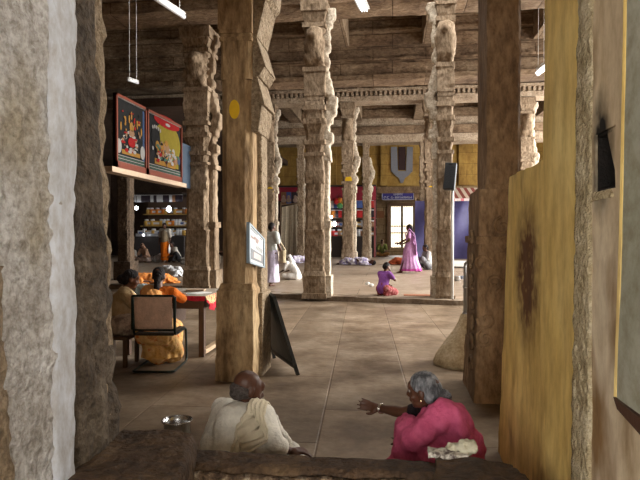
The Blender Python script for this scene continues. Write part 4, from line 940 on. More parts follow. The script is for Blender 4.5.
sitter('seated person in a pale shirt bending behind the person in orange', 178, 262, R(150), 1.0, cloth('shirt_dusty', (.42, .40, .36)), cloth('trouser_black', (.03, .03, .035)), lean=.28, knee=.4)
sitter('seated person in dull white just right of the wide carved pillar', 209, 264, R(-80), 1.0, cloth('cotton_dullwhite', (.5, .5, .48)), cloth('cloth_brownish', (.2, .16, .12)), lean=.25, knee=.3, wr=[V((-.1, .55, .5)), V((.16, .6, .52))], el=[V((-.2, .3, .5)), V((.2, .3, .5))])
sitter('seated person wrapped in peach cloth near the yellow bucket', 148, 262, R(160), .9, cloth('cloth_peach', (.48, .30, .21)), cloth('cloth_pinkgrey', (.42, .32, .28)), shawl=cloth('cloth_peach', (.48, .30, .21)), lean=.3)
sitter('seated person in dim grey by the dark aisle pillar', 132, 264, R(190), .9, cloth('cloth_dimgrey', (.20, .19, .17)), cloth('cloth_dimbrown', (.15, .11, .08)), lean=.25)
sitter('crouching person wrapped in bright white cloth left of the middle pillar', 297, 279.5, R(60), .82, cloth('cotton_bright', (.76, .74, .70)), cloth('cotton_bright', (.76, .74, .70)), shawl=cloth('cotton_bright', (.76, .74, .70)), lean=.34)

def sleeper(label, p0, p1, sheet, sk=sk_dark, head_end=0, s=1.0, showhead=True, bump_=.0, feet=True, under=None, seed=0):
    """a person lying on the floor under a sheet from pixel p0 to p1"""
    a, b = fl(*p0), fl(*p1); L = 1.6 * s
    d = (b - a); d.z = 0; d.normalize(); c = (a + b) / 2; a = c - d * min((b - a).length / 2, L / 2 * 1.1); z = zf(c.x, c.y)
    if head_end: a = a + d * 2 * (c - a).length; d = -d
    a = V((a.x, a.y, z)); q = V((-d.y, d.x, 0)); t = thing('person', label, 'person', (c.x, c.y, z))
    Z = lambda l, w, h: a + d * l * s + q * w * s + up * h * s
    J = dict(pelvis=Z(.85, 0, .14), waist=Z(.68, 0, .14), chest=Z(.48, 0, .15), neck=Z(.27, 0, .13), head=Z(.13, 0, .12), face=(q * .35 + up + d * .1), hup=tuple(-d), sh=[Z(.34, .17, .12), Z(.34, -.17, .12)],
             el=[Z(.6, .22, .1), Z(.6, -.24, .1)], wr=[Z(.78, .12, .25), Z(.8, -.2, .08)], hd=[d - q, d], hn=[-up, -up], hip=[Z(.88, .09, .13), Z(.88, -.09, .13)],
             kn=[Z(1.22, .1, .2), Z(1.24, -.08, .14)], an=[Z(1.52, .09, .08), Z(1.56, -.06, .08)], ft=[d * .5 + up, d * .5 + up], curl=.4, fu=tuple(-d))
    J['fu'] = V((0, 0, 1)); J['ft'] = [d, d]
    mb = MB(); P, M = body(J, mb, s); mb.remesh('body', sk, t, .014, sm=2); hair_cap(t, P, M, s, hair_b, vox=.013, front=.015)
    mb = MB(); e = .045
    mb.cap(J['chest'], .17 * s, J['pelvis'], .17 * s, 14)
    for i in (0, 1):
        mb.cap(J['sh'][i] - up * .02, .09 * s, J['el'][i], .08 * s); mb.cap(J['hip'][i], .13 * s, J['kn'][i], .11 * s); mb.cap(J['kn'][i], .11 * s, J['an'][i] - d * .05, .085 * s)
    for k in range(7): l = .3 + k * .2; mb.ell(Z(l, (.06 if k % 2 else -.08), .025), (.19, .19, .03))
    if not showhead: mb.cap(J['chest'], .15 * s, J['head'], .12 * s)
    for v in mb.v: v.z = max(v.z, z + .004)
    mb.remesh('sheet', sheet, t, .02, fold=lambda p, n: (noise.noise(V((p.x * 9 + seed, p.y * 9, p.z * 9))) * .03 + noise.noise(V((p.x * 24, p.y * 20 + seed, p.z * 9))) * .015) if p.z > z + .03 else 0, sm=2)
    return t
sleeper('sleeping person under a violet-print sheet in front of the goods stall', (343, 264.5), (376, 265.5), mat('sheet_violet_print', [(.42, (.70, .68, .74)), (.5, (.62, .58, .72)), (.6, (.28, .24, .52))], scale=12, bump=.3), head_end=1)
sleeper('person lying under a lavender sheet below the beige canvas screen', (283, 263.5), (305, 262.5), mat('sheet_lavender', [(.42, (.66, .64, .70)), (.62, (.40, .34, .58))], scale=8, bump=.3), head_end=0, seed=3)
sleeper('person wrapped in a plain bright white sheet, lying behind the desk', (156, 273), (187, 278), cloth('sheet_white', (.78, .79, .82)), head_end=0, showhead=False, seed=5)
sleeper('person lying in an orange cloth beyond the person in beige', (118, 283.5), (150, 283.5), cloth('cloth_apricot', (.80, .30, .08)), sk_mid, head_end=0, seed=8)
sleeper('person lying in rust-red cloth behind the walking person in lilac', (400, 264.5), (426, 265.5), cloth('cloth_rust', (.45, .10, .04)), sk_mid, head_end=1, seed=9)

# ================================================================ furniture and objects
# cantilever tube chair
tubm = flat('tube_dark_green', (.018, .028, .024), .35, .6, bump=0)
co = V((CH.x, CH.y, 0)); ch = thing('cantilever_chair', 'dark tube cantilever chair with a pale fabric back at the desk', 'chair', co)
CR = lambda x, y, z: co + rotz(R(6)) @ V((x, y, z))
def arc(pts, n=4, r=.05):
    out = [V(pts[0])]
    for a, b, c in zip(pts, pts[1:], pts[2:]):
        a, b, c = V(a), V(b), V(c); p = b + (a - b).normalized() * min(r, (a - b).length / 2); q = b + (c - b).normalized() * min(r, (c - b).length / 2)
        for k in range(n + 1): t = k / n; out.append(p * (1 - t) ** 2 + b * 2 * t * (1 - t) + q * t * t)
    return out + [V(pts[-1])]
W = .23
path = [CR(-W, .02, .835), CR(-W, .05, .41), CR(-W, .52, .42), CR(-W, .55, .016), CR(-W, -.02, .016), CR(W, -.02, .016), CR(W, .55, .016), CR(W, .52, .42), CR(W, .05, .41), CR(W, .02, .835)]
mb = MB(); mb.tube(arc(path, 5, .07), .0135, 10); mb.build('frame', tubm, ch, smooth=True)
mb = MB(); mb.tube(arc([CR(-W, .02, .835), CR(-W, 0, .855), CR(W, 0, .855), CR(W, .02, .835)], 4, .03), .0135, 10); mb.build('top_rail', tubm, ch, smooth=True); mb = MB(); mb.tube([CR(-W, .045, .47), CR(W, .045, .47)], .0135, 8); mb.build('lower_rail', tubm, ch, smooth=True)
mb = MB(); rough(mb, [CR(-W + .02, .03, .48), CR(W - .02, .03, .48), CR(W - .02, .045, .48), CR(-W + .02, .045, .48), CR(-W + .02, .005, .84), CR(W - .02, .005, .84), CR(W - .02, .02, .84), CR(-W + .02, .02, .84)], res=.04, amp=.004); mb.build('backrest', cloth('chair_fabric_pale', (.70, .47, .35)), ch, smooth=True)
mb = MB(); mb.box(CR(0, .28, .42), (W - .01, .23, .018), rotz(R(6))); mb.build('seat', cloth('seat_dark', (.05, .04, .03)), ch, bevel=.01)
for sg in (-1, 1):
    mb = MB(); mb.box(CR(sg * (W + .005), .03, .66), (.016, .012, .185), rotz(R(6))); mb.build('back_post', tubm, ch, bevel=.005)

# desk
wdk = flat('wood_dark_desk', (.075, .04, .025), .45); zt_ = .76
nr = at(201, 362, 6.75); nr.z = 0
x1, x0, yn, yf = nr.x + .05, nr.x - 1.0, 6.72, 7.65
dk = thing('desk', 'dark wooden desk with a glossy top beside the ochre pillar', 'desk', ((x0 + x1) / 2, (yn + yf) / 2, 0))
mb = MB(); mb.bb((x0 - .03, yn - .03, zt_ - .03), (x1 + .03, yf + .03, zt_)); mb.build('desk_top', mat('desk_top_gloss', [(.35, (.20, .17, .14)), (.65, (.36, .32, .27))], scale=2, rough=.12, bump=.02, spec=.6), dk, bevel=.004)
for xx in (x0, x1 - .07):
    for yy in (yn, yf - .07): mb = MB(); mb.bb((xx, yy, 0), (xx + .07, yy + .07, zt_ - .03)); mb.build('leg', wdk, dk, bevel=.004)
mb = MB(); mb.bb((x0 + .05, yn + .02, zt_ - .16), (x1 - .03, yn + .045, zt_ - .03)); mb.bb((x1 - .05, yn + .05, zt_ - .16), (x1 - .025, yf - .05, zt_ - .03)); mb.build('apron', wdk, dk)
mb = MB(); mb.bb((x0 + .1, yn + .05, zt_ - .42), (x0 + .5, yf - .1, zt_ - .05)); mb.build('drawer_box', wdk, dk)
mb = MB(); mb.bb((x1 - .075, yn + .05, .03), (x1 - .0, yf - .05, .08)); mb.build('foot_rail', flat('wood_pale', (.42, .30, .19)), dk)
# cloth with a red patterned edge hanging over the right end and front
tc = thing('tablecloth', 'tablecloth with a red and gold border hanging over the desk edge', 'tablecloth', ((x0 + x1) / 2, (yn + yf) / 2, zt_))
clr = mat('border_red', [(.35, (.45, .012, .03)), (.6, (.55, .03, .05))], scale=12, bump=.3); clg = mat('border_gold', [(.4, (.60, .42, .18)), (.48, (.65, .5, .25)), (.56, (.35, .05, .05))], scale=35, bump=.2)
mb = MB(); mb.bb((x0 + .25, yn - .02, zt_ + .001), (x1 + .02, yf, zt_ + .006)); mb.build('cloth_top', mat('cloth_top_grey', [(.4, (.36, .32, .27)), (.6, (.48, .43, .36))], scale=4, rough=.25, bump=.05), tc)
vs = []; n = 40
for i in range(n + 1):
    u = i / n; yy = yn - .03 + (yf - yn + .04) * u; drop = .07 + .13 * math.sin(math.pi * min(1, u * 1.9)) ** 1 if u < .55 else .06 + .03 * math.sin(9 * u)
    w_ = .014 * math.sin(u * 34)
    vs.append([V((x1 + .035, yy, zt_ + .007)), V((x1 + .045 + w_, yy, zt_ - drop * .55)), V((x1 + .05 + w_ * 1.5, yy, zt_ - drop))])
for nm, a, b, m_ in (('gold_border', 0, 1, clg), ('red_border', 1, 2, clr)):
    mb = MB(); rr = [[r_[a], r_[b], r_[b] + V((.004, 0, 0)), r_[a] + V((.004, 0, 0))] for r_ in vs]; mb.loft(rr); mb.build(nm, m_, tc)
mb = MB(); mb.loft([[V((x0 + .3 + (x1 - x0 - .27) * u, yn - .034 - .006 * math.sin(u * 40), zt_ + .006)), V((x0 + .3 + (x1 - x0 - .27) * u, yn - .04 - .01 * math.sin(u * 40), zt_ - .045 - .01 * math.sin(u * 9))), V((x0 + .3 + (x1 - x0 - .27) * u, yn - .044 - .01 * math.sin(u * 40), zt_ - .045 - .01 * math.sin(u * 9))), V((x0 + .3 + (x1 - x0 - .27) * u, yn - .04 - .006 * math.sin(u * 40), zt_ + .009))] for u in [i / 30 for i in range(31)]]); mb.build('front_border', clr, tc)
def paper(c, w, d, a, m_, label, nm='sheet_of_paper', g=None, h=.002):
    mb = MB(); mb.box(c, (w, d, h), rotz(a)); return tag(mb.build(nm, m_, None, c), label, 'paper', g)
pw = flat('paper_white', (.75, .75, .72), .5, bump=0); pb = flat('paper_bluish', (.50, .58, .62), .4, bump=0)
paper(V((x1 - .16, yn + .3, zt_ + .012)), .09, .13, -.5, pw, 'loose white sheet near the right end of the desk')
paper(V((x1 - .36, yn + .14, zt_ + .012)), .05, .13, -.9, pb, 'bluish folded slip on the desk near the person in orange')
mb = MB(); c = V((x0 + .16, yn + .22, zt_ + .06)); mb.box(c, (.09, .06, .055), rotz(.3)); tag(mb.remesh('handkerchief', cloth('cloth_paleblue', (.42, .55, .60)), None, .01, (c.x, c.y, zt_), fold=folds(30, .02, (1, 1, 1)), sm=3), 'crumpled pale blue cloth on the left end of the desk', 'cloth')
mb = MB(); c = V((x1 - .3, yn + .55, zt_ + .02)); mb.box(c, (.12, .09, .012), rotz(.15)); tag(mb.build('book', flat('book_brown', (.35, .25, .17)), None, c, bevel=.003), 'flat brown ledger lying at the back of the desk', 'book')

# leaning blackboard
n0, n1 = fl(297.5, 375.5), fl(273, 358); n0.z = n1.z = .0
t0 = at(273.5, 297, n0.y + .1); t1 = at(257.5, 284, n1.y + .05)
bb_ = thing('blackboard', 'dark blackboard on two short legs leaning against the ochre pillar', 'blackboard', (n0 + n1) / 2)
sl_ = mat('slate', [(.35, (.012, .016, .016)), (.6, (.03, .036, .034)), (.75, (.07, .075, .07))], scale=3, rough=.5, bump=.1)
dn = (n1 - n0); nn_ = dn.cross(t0 - n0).normalized() * .02
Lq = lambda u, v: (n0.lerp(n1, u)).lerp(t0.lerp(t1, u), v)
mb = MB(); mb.slab([Lq(.03, .1), Lq(.97, .1), Lq(.97, .97), Lq(.03, .97)], nn_); mb.build('board', sl_, bb_)
fr = flat('frame_black', (.02, .02, .018), .5)
for nm, q in (('leg', [Lq(0, 0), Lq(.04, 0), Lq(.04, 1), Lq(0, 1)]), ('leg', [Lq(.96, 0), Lq(1, 0), Lq(1, 1), Lq(.96, 1)]), ('top_rail', [Lq(0, .96), Lq(1, .96), Lq(1, 1), Lq(0, 1)]), ('bottom_rail', [Lq(0, .08), Lq(1, .08), Lq(1, .12), Lq(0, .12)])):
    mb = MB(); mb.slab([p - nn_ * .4 for p in q], nn_ * 1.8); mb.build(nm, fr, bb_)
# dark bottle-like weight between the board and the pillar
p = fl(264, 366); mb = MB(); mb.lathe(p, [(.07, 0), (.075, .02), (.06, .12), (.045, .2), (.06, .3), (.05, .42), (.02, .5)], 14)
tag(mb.build('urn', flat('urn_dark', (.035, .022, .018)), None, p, smooth=True), 'dark slim urn standing between the blackboard and the pillar', 'urn')

# framed notice on the pillar
q = [at(248.6, 222, 5.62), at(264, 239, 5.98), at(264, 268, 5.98), at(248.6, 263, 5.62)]
nt_ = thing('framed_notice', 'pale blue framed notice hung on the side of the ochre pillar', 'notice', q[3])
nn_ = (q[1] - q[0]).cross(q[3] - q[0]).normalized(); 
if nn_.x < 0: nn_ = -nn_
Bq = lambda u, v, o=0: q[0].lerp(q[1], u).lerp(q[3].lerp(q[2], u), v) + nn_ * o
mb = MB(); mb.slab([Bq(0, 0), Bq(1, 0), Bq(1, 1), Bq(0, 1)], nn_ * -.025); mb.build('backing', flat('frame_blue', (.30, .38, .44), .4), nt_)
for a in ((0, 0, 1, .05), (0, .95, 1, 1), (0, 0, .07, 1), (.93, 0, 1, 1)):
    mb = MB(); mb.slab([Bq(a[0], a[1]), Bq(a[2], a[1]), Bq(a[2], a[3]), Bq(a[0], a[3])], nn_ * .012); mb.build('frame', flat('frame_blue', (.30, .38, .44), .4), nt_)
mb = MB(); mb.slab([Bq(.07, .05), Bq(.93, .05), Bq(.93, .95), Bq(.07, .95)], nn_ * .004); mb.build('sheet', flat('notice_white', (.62, .64, .64), .25, bump=0), nt_)
def patch(a, m_, nm='print'):
    mb = MB(); mb.slab([Bq(a[0], a[1], .004), Bq(a[2], a[1], .004), Bq(a[2], a[3], .004), Bq(a[0], a[3], .004)], nn_ * .002); mb.build(nm, m_, nt_)
dg_ = flat('print_grey', (.16, .17, .19), .4, bump=0); bn_ = flat('print_brown', (.26, .16, .13), .4, bump=0); pkp = flat('print_pink', (.62, .50, .46), .4, bump=0)
patch((.12, .09, .55, .13), dg_); patch((.7, .10, .85, .14), dg_); patch((.14, .27, .34, .33), bn_); patch((.34, .22, .62, .30), bn_); patch((.42, .3, .58, .36), bn_)
patch((.13, .60, .9, .88), dg_); 
mb = MB(); mb.slab([Bq(.28, .66, .006), Bq(.76, .66, .006), Bq(.76, .82, .006), Bq(.28, .82, .006)], nn_ * .002); mb.build('print', pkp, nt_)
for k in range(5): patch((.45, .42 + k * .03, .85, .43 + k * .03), dg_, 'text_line')

# conical plastered stand with steel pipes
cp = fl(463, 371); cp.y += .33; cp.x += .04
ps = thing('water_stand', 'conical whitewashed mound with steel pipes beside the dark pillar', 'water stand', (cp.x, cp.y, 0))
mb = MB(); rings = []
for z, r_ in ((0, .33), (.04, .345), (.1, .33), (.2, .275), (.3, .215), (.4, .15), (.5, .1), (.6, .075)):
    rings.append([V((cp.x + (r_ * math.cos(a)) * (1 + .05 * nt((math.cos(a) * 2, math.sin(a) * 2, z * 3), 1.3, 3)) + .05 * z / .6, cp.y + r_ * math.sin(a) * (1 + .05 * nt((math.cos(a) * 2, math.sin(a) * 2, z * 3), 1.3, 3)), z)) for a in [2 * math.pi * k / 28 for k in range(28)]])
mb.loft(rings); mb.build('mound', mat('limewash_mound', [(.3, (.34, .26, .15)), (.5, (.56, .46, .30)), (.7, (.66, .57, .42))], scale=5, bump=.7, bscale=18), ps, smooth=True)
stl = flat('steel_pipe', (.42, .42, .42), .28, .9, bump=0)
b0 = V((cp.x + .03, cp.y - .02, .45)); zt2 = at(462, 262, cp.y).z
mb = MB(); mb.tube(arc([b0, V((b0.x, b0.y, zt2)), V((b0.x + .22, b0.y, zt2 + .02)), V((b0.x + .22, b0.y, .1))], 6, .07), .032, 12); mb.build('pipe', stl, ps, smooth=True)
mb = MB(); mb.tube([V((b0.x, b0.y, .58)), V((b0.x, b0.y, .62))], .042, 12); mb.tube([V((b0.x, b0.y, .9)), V((b0.x, b0.y, .93))], .038, 12); mb.build('pipe_collar', stl, ps, smooth=True)
for k in range(3):
    z = 1.12 - k * .16; mb = MB(); mb.tube([V((b0.x + .02, b0.y - .02, z)), V((b0.x + .14, b0.y - .08, z))], .014, 8); mb.ell((b0.x + .14, b0.y - .08, z - .02), (.025, .025, .03)); mb.build('tap', stl, ps, smooth=True)

# steel pot on the sill's left
pp = at(174, 426, 3.25); pp = V((pp.x, 3.3, 0))
pt = thing('steel_pot', 'round open steel pot behind the dark sill block at lower left', 'pot', pp)
ss = flat('steel_bright', (.55, .55, .55), .25, .95, bump=0); zr = at(174, 420.5, 3.3).z
mb = MB(); prof = [(.05, 0), (.07, .02), (.085, zr * .6), (.080, zr - .02), (0.090, zr), (0.090, zr + .006), (.084, zr), (.074, zr - .02), (.076, zr * .6), (.05, .05)]
mb.lathe(pp, prof, 28); mb.build('bowl', ss, pt, smooth=True)
mb = MB(); mb.tube([V((pp.x + 0.090 * math.cos(a), pp.y + 0.090 * math.sin(a), zr + .004)) for a in [2 * math.pi * k / 28 for k in range(29)]], .005, 6); mb.build('rim', ss, pt, smooth=True)

# folded white cloth / string bag by the pink sari
c = atZ(455, 456, .49); c.z = .49
bg_ = thing('folded_bag', 'crumpled off-white bag with string edging on the sill by the pink sari', 'bag', (c.x, c.y, .5))
mb = MB(); rough(mb, [c + V(v) for v in ((-.13, -.05, 0), (.06, -.05, 0), (.06, .05, 0), (-.13, .05, 0), (-.13, -.045, .022), (.06, -.045, .022), (.06, .05, .02), (-.13, .05, .022))], res=.012, amp=.008, freq=22, seed=3, edge=.004); mb.build('flap', mat('bag_print', [(.4, (.10, .07, .06)), (.5, (.42, .38, .32)), (.58, (.62, .58, .5))], scale=32, bump=.2), bg_, smooth=True)
mb = MB(); mb.ell(c + V((.055, .03, .03)), (.055, .04, .042)); mb.ell(c + V((.01, .04, .02)), (.05, .035, .025)); mb.remesh('crumpled_cloth', cloth('bag_offwhite', (.58, .55, .42), (.42, .38, .27)), bg_, .007, fold=folds(60, .012, (1, 1, 1)), sm=1)

# loudspeaker on the kerb pillar, with its white pole
a = at(443.5, 190, pC.y - .42); b = at(457, 163, pC.y - .42)
sp_ = thing('loudspeaker', 'dark grey column loudspeaker fixed to the carved pillar', 'loudspeaker', ((a.x + b.x) / 2, a.y + .1, a.z))
cx_, cz_ = (a.x + b.x) / 2, (a.z + b.z) / 2; hw_, hh_ = abs(b.x - a.x) / 2 * .84, abs(b.z - a.z) / 2
Ms = Euler((R(-6), R(4), R(-12))).to_matrix()
mb = MB(); mb.box((cx_, a.y + .02, cz_), (hw_, .09, hh_), Ms); mb.build('case', flat('speaker_grey', (.045, .05, .055), .6), sp_, bevel=.012)
mb = MB(); mb.box(V((cx_, a.y + .02, cz_)) + Ms @ V((0, -.093, -.03)), (hw_ * .82, .004, hh_ * .8), Ms); mb.build('grille', flat('grille_dark', (.03, .034, .04), .7, bump=.4), sp_)
mb = MB(); mb.box(V((cx_, a.y + .02, cz_)) + Ms @ V((0, -.094, hh_ * .87)), (hw_ * .35, .004, .012), Ms); mb.build('badge', flat('badge_grey', (.015, .015, .015), .4), sp_)
mb = MB(); mb.box((cx_, a.y + .13, cz_), (.05, .05, .08)); mb.build('wall_bracket', fr, sp_)
a2 = at(452.5, 190, pC.y - .36); mb = MB(); mb.tube([V((a2.x, a2.y, a2.z)), V((a2.x, a2.y, .11))], .03, 8)
tag(mb.build('pole', white_metal, None, (a2.x, a2.y, .11), smooth=True), 'thin white pipe running down the pillar below the loudspeaker', 'pipe')

# painted panels on the left
XP = atX(114, 93, at(113, 120, 9.9).x)
Xp = at(113, 120, 9.9).x
def XQ(px, py): return atX(px, py, Xp)
pa = thing('painted_panels', 'pair of tall framed figure paintings hung in a row high on the left', 'painting', (Xp, XQ(150, 170).y, XQ(114, 170).z))
TL, TR_, BR_, BL = XQ(118, 93.5), XQ(181, 119), XQ(180, 178), XQ(112, 168.5)
yA, yB = XQ(115, 120).y, XQ(181, 120).y
zT, zB = XQ(118, 94).z, XQ(116, 167).z
red = flat('frame_red_brown', (.13, .024, .01), .4); ym = XQ(146, 130).y
def pbox(y0, y1, z0, z1, t, m_, nm, par, x0=0):
    mb = MB(); mb.bb((Xp - .04 + x0, y0, z0), (Xp + t, y1, z1)); return mb.build(nm, m_, par)
LEAN = .0
blk = flat('canvas_dark', (.014, .014, .014), .85, bump=.05, spec=.03); ylw = flat('canvas_yellow', (.14, .11, .018), .85, bump=.05, spec=.03); rd = flat('canvas_red', (.17, .012, .012), .85, bump=.05, spec=.03)
wt = flat('canvas_white', (.20, .19, .18), .85, bump=.05, spec=.03); gold = flat('canvas_gold', (.19, .10, .025), .85, bump=.05, spec=.03); grn = flat('canvas_green', (.04, .08, .055), .85, bump=.05, spec=.03); fle = flat('canvas_flesh', (.17, .10, .06), .85, bump=.05, spec=.03); blu = flat('canvas_blue', (.035, .05, .09), .85, bump=.05, spec=.03)
def disc(par, y, z, ry, rz, m_, nm='painted_shape', off=.0, n=18, sq=None):
    mb = MB(); mb.loft([[V((Xp + .006 + off + dx, y + ry * math.cos(a), z + rz * math.sin(a))) for a in [2 * math.pi * k / n for k in range(n)]] for dx in (0, .003)]); return mb.build(nm, m_, par)
fz = zB + (zT - zB) * .13
for (y0, y1, kind) in ((yA, ym - .03, 0), (ym + .03, yB, 1)):
    pn = pbox(y0, y1, zB, zT, 0, blk, 'panel', pa)
    w_ = .05
    for (a0, a1, b0_, b1_) in ((y0, y1, zB, zB + .12), (y0, y1, zT - .05, zT), (y0, y0 + w_, zB, zT), (y1 - w_, y1, zB, zT)): pbox(a0, a1, b0_, b1_, .035, red, 'frame', pn)
    pbox(y0 + w_, y1 - w_, zT - .065, zT - .05, .02, wt, 'frame', pn)
    H_ = zT - zB; W_ = y1 - y0; c = (y0 + y1) / 2
    for k in range(5): pbox(y0 + w_, y1 - w_, zB + .12 + k * .03, zB + .135 + k * .03, .004, (wt, grn)[k % 2], 'painted_band', pn)
    if kind == 0:
        rr_ = random.Random(4)
        for q_ in range(34):
            a_ = q_ * .55; disc(pn, c - .02 + W_ * .27 * math.cos(a_) * rr_.uniform(.6, 1.1), zB + H_ * (.40 + .14 * math.sin(a_) * rr_.uniform(.6, 1.1)), W_ * rr_.uniform(.03, .07), H_ * rr_.uniform(.012, .03), (wt, wt, fle, blk, rd)[q_ % 5], off=.001 + .0002 * q_, n=9)
        for q_ in range(26): disc(pn, c + W_ * rr_.uniform(-.3, .3), zB + H_ * rr_.uniform(.5, .85), W_ * rr_.uniform(.012, .03), H_ * rr_.uniform(.01, .03), (gold, rd, fle, blk)[q_ % 4], off=.009 + .0002 * q_, n=9)
        disc(pn, c, zB + H_ * .40, W_ * .12, H_ * .07, rd, off=.008); disc(pn, c, zB + H_ * .53, W_ * .09, H_ * .05, fle, off=.008); disc(pn, c, zB + H_ * .62, W_ * .07, H_ * .07, gold, off=.008)
        for dy, z_ in ((0, .78), (-.16, .68), (.16, .68), (-.28, .58), (.28, .6), (-.06, .72), (.08, .7)): disc(pn, c + dy * W_ * 1.2, zB + H_ * z_, W_ * .022, H_ * .06, gold, off=.003)
        for dy in (-.4, .38): disc(pn, c + dy * W_, zB + H_ * .3, W_ * .08, H_ * .1, wt, off=.003)
        pbox(c - W_ * .3, c + W_ * .3, zB + H_ * .21, zB + H_ * .27, .007, gold, 'painted_shape', pn); pbox(y1 - w_ - .09, y1 - w_, zB + .25, zT - .1, .005, blu, 'painted_shape', pn)
    else:
        disc(pn, c + W_ * .08, zB + H_ * .60, W_ * .38, H_ * .34, ylw, n=28); pbox(c - W_ * .2, y1 - w_ - .15, zB + .3, zB + H_ * .6, .008, ylw, 'painted_shape', pn)
        disc(pn, c + W_ * .05, zT - .1, W_ * .38, H_ * .1, rd, off=.006); disc(pn, c + W_ * .06, zT - .15, W_ * .07, H_ * .025, wt, off=.010)
        disc(pn, c - W_ * .28, zB + H_ * .62, W_ * .12, H_ * .17, blk, off=.007)
        for k in range(5): disc(pn, c - W_ * .36 + k * .05 * W_, zB + H_ * (.76 + .02 * math.sin(k)), W_ * .018, H_ * .03, wt, off=.011)
        pbox(c - W_ * .3, c + W_ * .3, zB + H_ * .2, zB + H_ * .29, .012, gold, 'painted_shape', pn)
        for q_ in range(60): disc(pn, c + W_ * rr_.gauss(0, .17), zB + H_ * (.40 + rr_.gauss(0, .07)), W_ * rr_.uniform(.012, .045), H_ * rr_.uniform(.01, .035), (gold, rd, fle, blk, wt, grn)[q_ % 6], off=.0165 + .0001 * q_, n=9)
        disc(pn, c, zB + H_ * .40, W_ * .2, H_ * .13, grn, off=.010); disc(pn, c, zB + H_ * .46, W_ * .12, H_ * .13, fle, off=.013); disc(pn, c + .02, zB + H_ * .58, W_ * .05, H_ * .05, gold, off=.016)
        for dy, z_, m_ in ((-.24, .5, gold), (.22, .46, wt), (.3, .34, fle), (-.1, .38, rd), (.14, .36, wt), (.4, .36, blu), (-.18, .34, wt)): disc(pn, c + dy * W_, zB + H_ * z_, W_ * .05, H_ * .07, m_, off=.012)
pbox(yA - .3, yB + .1, zB - .12, zB - .02, .1, flat('batten_pale', (.42, .31, .22)), 'shelf_batten', pa, x0=-.1)
yy = XQ(181, 120).y + .05; pbox(yy, yy + 1.2, zB - .1, zT - .4, 0, flat('banner_blue', (.03,.05,.08)), 'side_panel', pa)
# hanging tube lamp, and further lamps under the roof
def tube_lamp(label, a, b, r_=.035):
    a, b = V(a), V(b); t = thing('tube_lamp', label, 'lamp', (a + b) / 2, 'tube lamps under the roof'); mb = MB(); mb.tube([a, b], r_, 10); mb.build('tube', flat('lamp_white', (.8, .82, .85), .3, bump=0, ) if r_ < .04 else tube_glow, t, smooth=True)
    mb = MB(); mb.tube([a + V((0, 0, r_ * 1.6)), b + V((0, 0, r_ * 1.6))], r_ * 1.1, 4); mb.build('fitting', white_metal, t)
    d = (b - a).normalized()
    for q_ in (.15, .85): mb = MB(); c = a.lerp(b, q_); mb.tube([c, V((c.x, c.y, 8.5))], .006, 5); mb.build('rod', white_metal, t)
    return t
tube_lamp('long white tube lamp hanging at the top left in front of the beam', at(150, -5, 7.6), at(184, 17, 8.9), .035)
tube_lamp('small lit tube lamp under the roof above the painted panels', at(128, 80, 12.2), at(138, 83, 12.7), .028)
tube_lamp('small lit lamp under the cornice seen left of the bright-sided pillar', at(284, 77, 22.2), at(294, 80.5, 23.2), .06)
tube_lamp('small lit lamp under the cornice right of the bright-sided pillar', at(364, 76, 22.2), at(373, 77, 22.4), .06)
tube_lamp('lit lamp seen in the gap between the dark pillar and yellow wall', at(537, 74, 15), at(545, 68, 15), .06)
c = at(361, 4, 12.2); sl2 = thing('louvred_lamp', 'louvred white lamp with bright slats at the top of the hall', 'lamp', c)
for k in range(3):
    mb = MB(); a = c + V((-.11 + k * .055, -.4, 0)); b = c + V((.0 + k * .055 , .4, .0)); mb.tube([a, b], .015, 8); mb.build('tube', tube_glow, sl2, smooth=True)
mb = MB(); mb.box(c + V((0, 0, .05)), (.12, .42, .015), rotz(-.14)); mb.build('housing', white_metal, sl2)
mb = MB(); mb.tube([c + V((0, 0, .07)), V((c.x, c.y, 8.5))], .01, 5); mb.build('rod', white_metal, sl2)

# sign over the gate
a, b = at(382, 200, 31.05), at(414, 191.8, 31.05)
sg_ = thing('sign_board', 'blue sign board with white lettering above the bright gate', 'sign', ((a.x + b.x) / 2, 31.05, a.z))
mb = MB(); mb.bb((a.x, 31.05, a.z), (b.x, 31.1, b.z)); mb.build('board', flat('sign_blue', (.035, .03, .20), .4), sg_)
W_, H_ = b.x - a.x, b.z - a.z; wb = flat('sign_letter', (.40, .40, .50), .5, bump=0)
for (u0, v0, u1, v1) in ((0, 0, 1, .07), (0, .93, 1, 1), (0, 0, .018, 1), (.982, 0, 1, 1)):
    mb = MB(); mb.bb((a.x + W_ * u0, 31.035, a.z + H_ * v0), (a.x + W_ * u1, 31.05, a.z + H_ * v1)); mb.build('border', wb, sg_)
rnd = random.Random(3)
def glyph(u, v, w, h, seed):
    r_ = random.Random(seed); mb = MB(); P_ = lambda x, z: V((a.x + W_ * (u + w * x), 31.04, a.z + H_ * (v + h * z)))
    mb.tube([P_(.0, .9), P_(.0, .0)] if r_.random() < .5 else [P_(0, .1), P_(.5, 1), P_(1, .1)], .012, 5)
    mb.tube([P_(.5 + .5 * math.cos(t * .9 + seed), .5 + .45 * math.sin(t * .9 + seed)) for t in range(6)], .012, 5)
    mb.build('letter', wb, sg_)
for k in range(3): glyph(.06 + k * .11, .15, .075, .34, k)
for k in range(13): glyph(.40 + k * .042, .17, .026, .27, 10 + k)
for k in range(6): glyph(.37 + k * .05, .58, .032, .25, 40 + k)

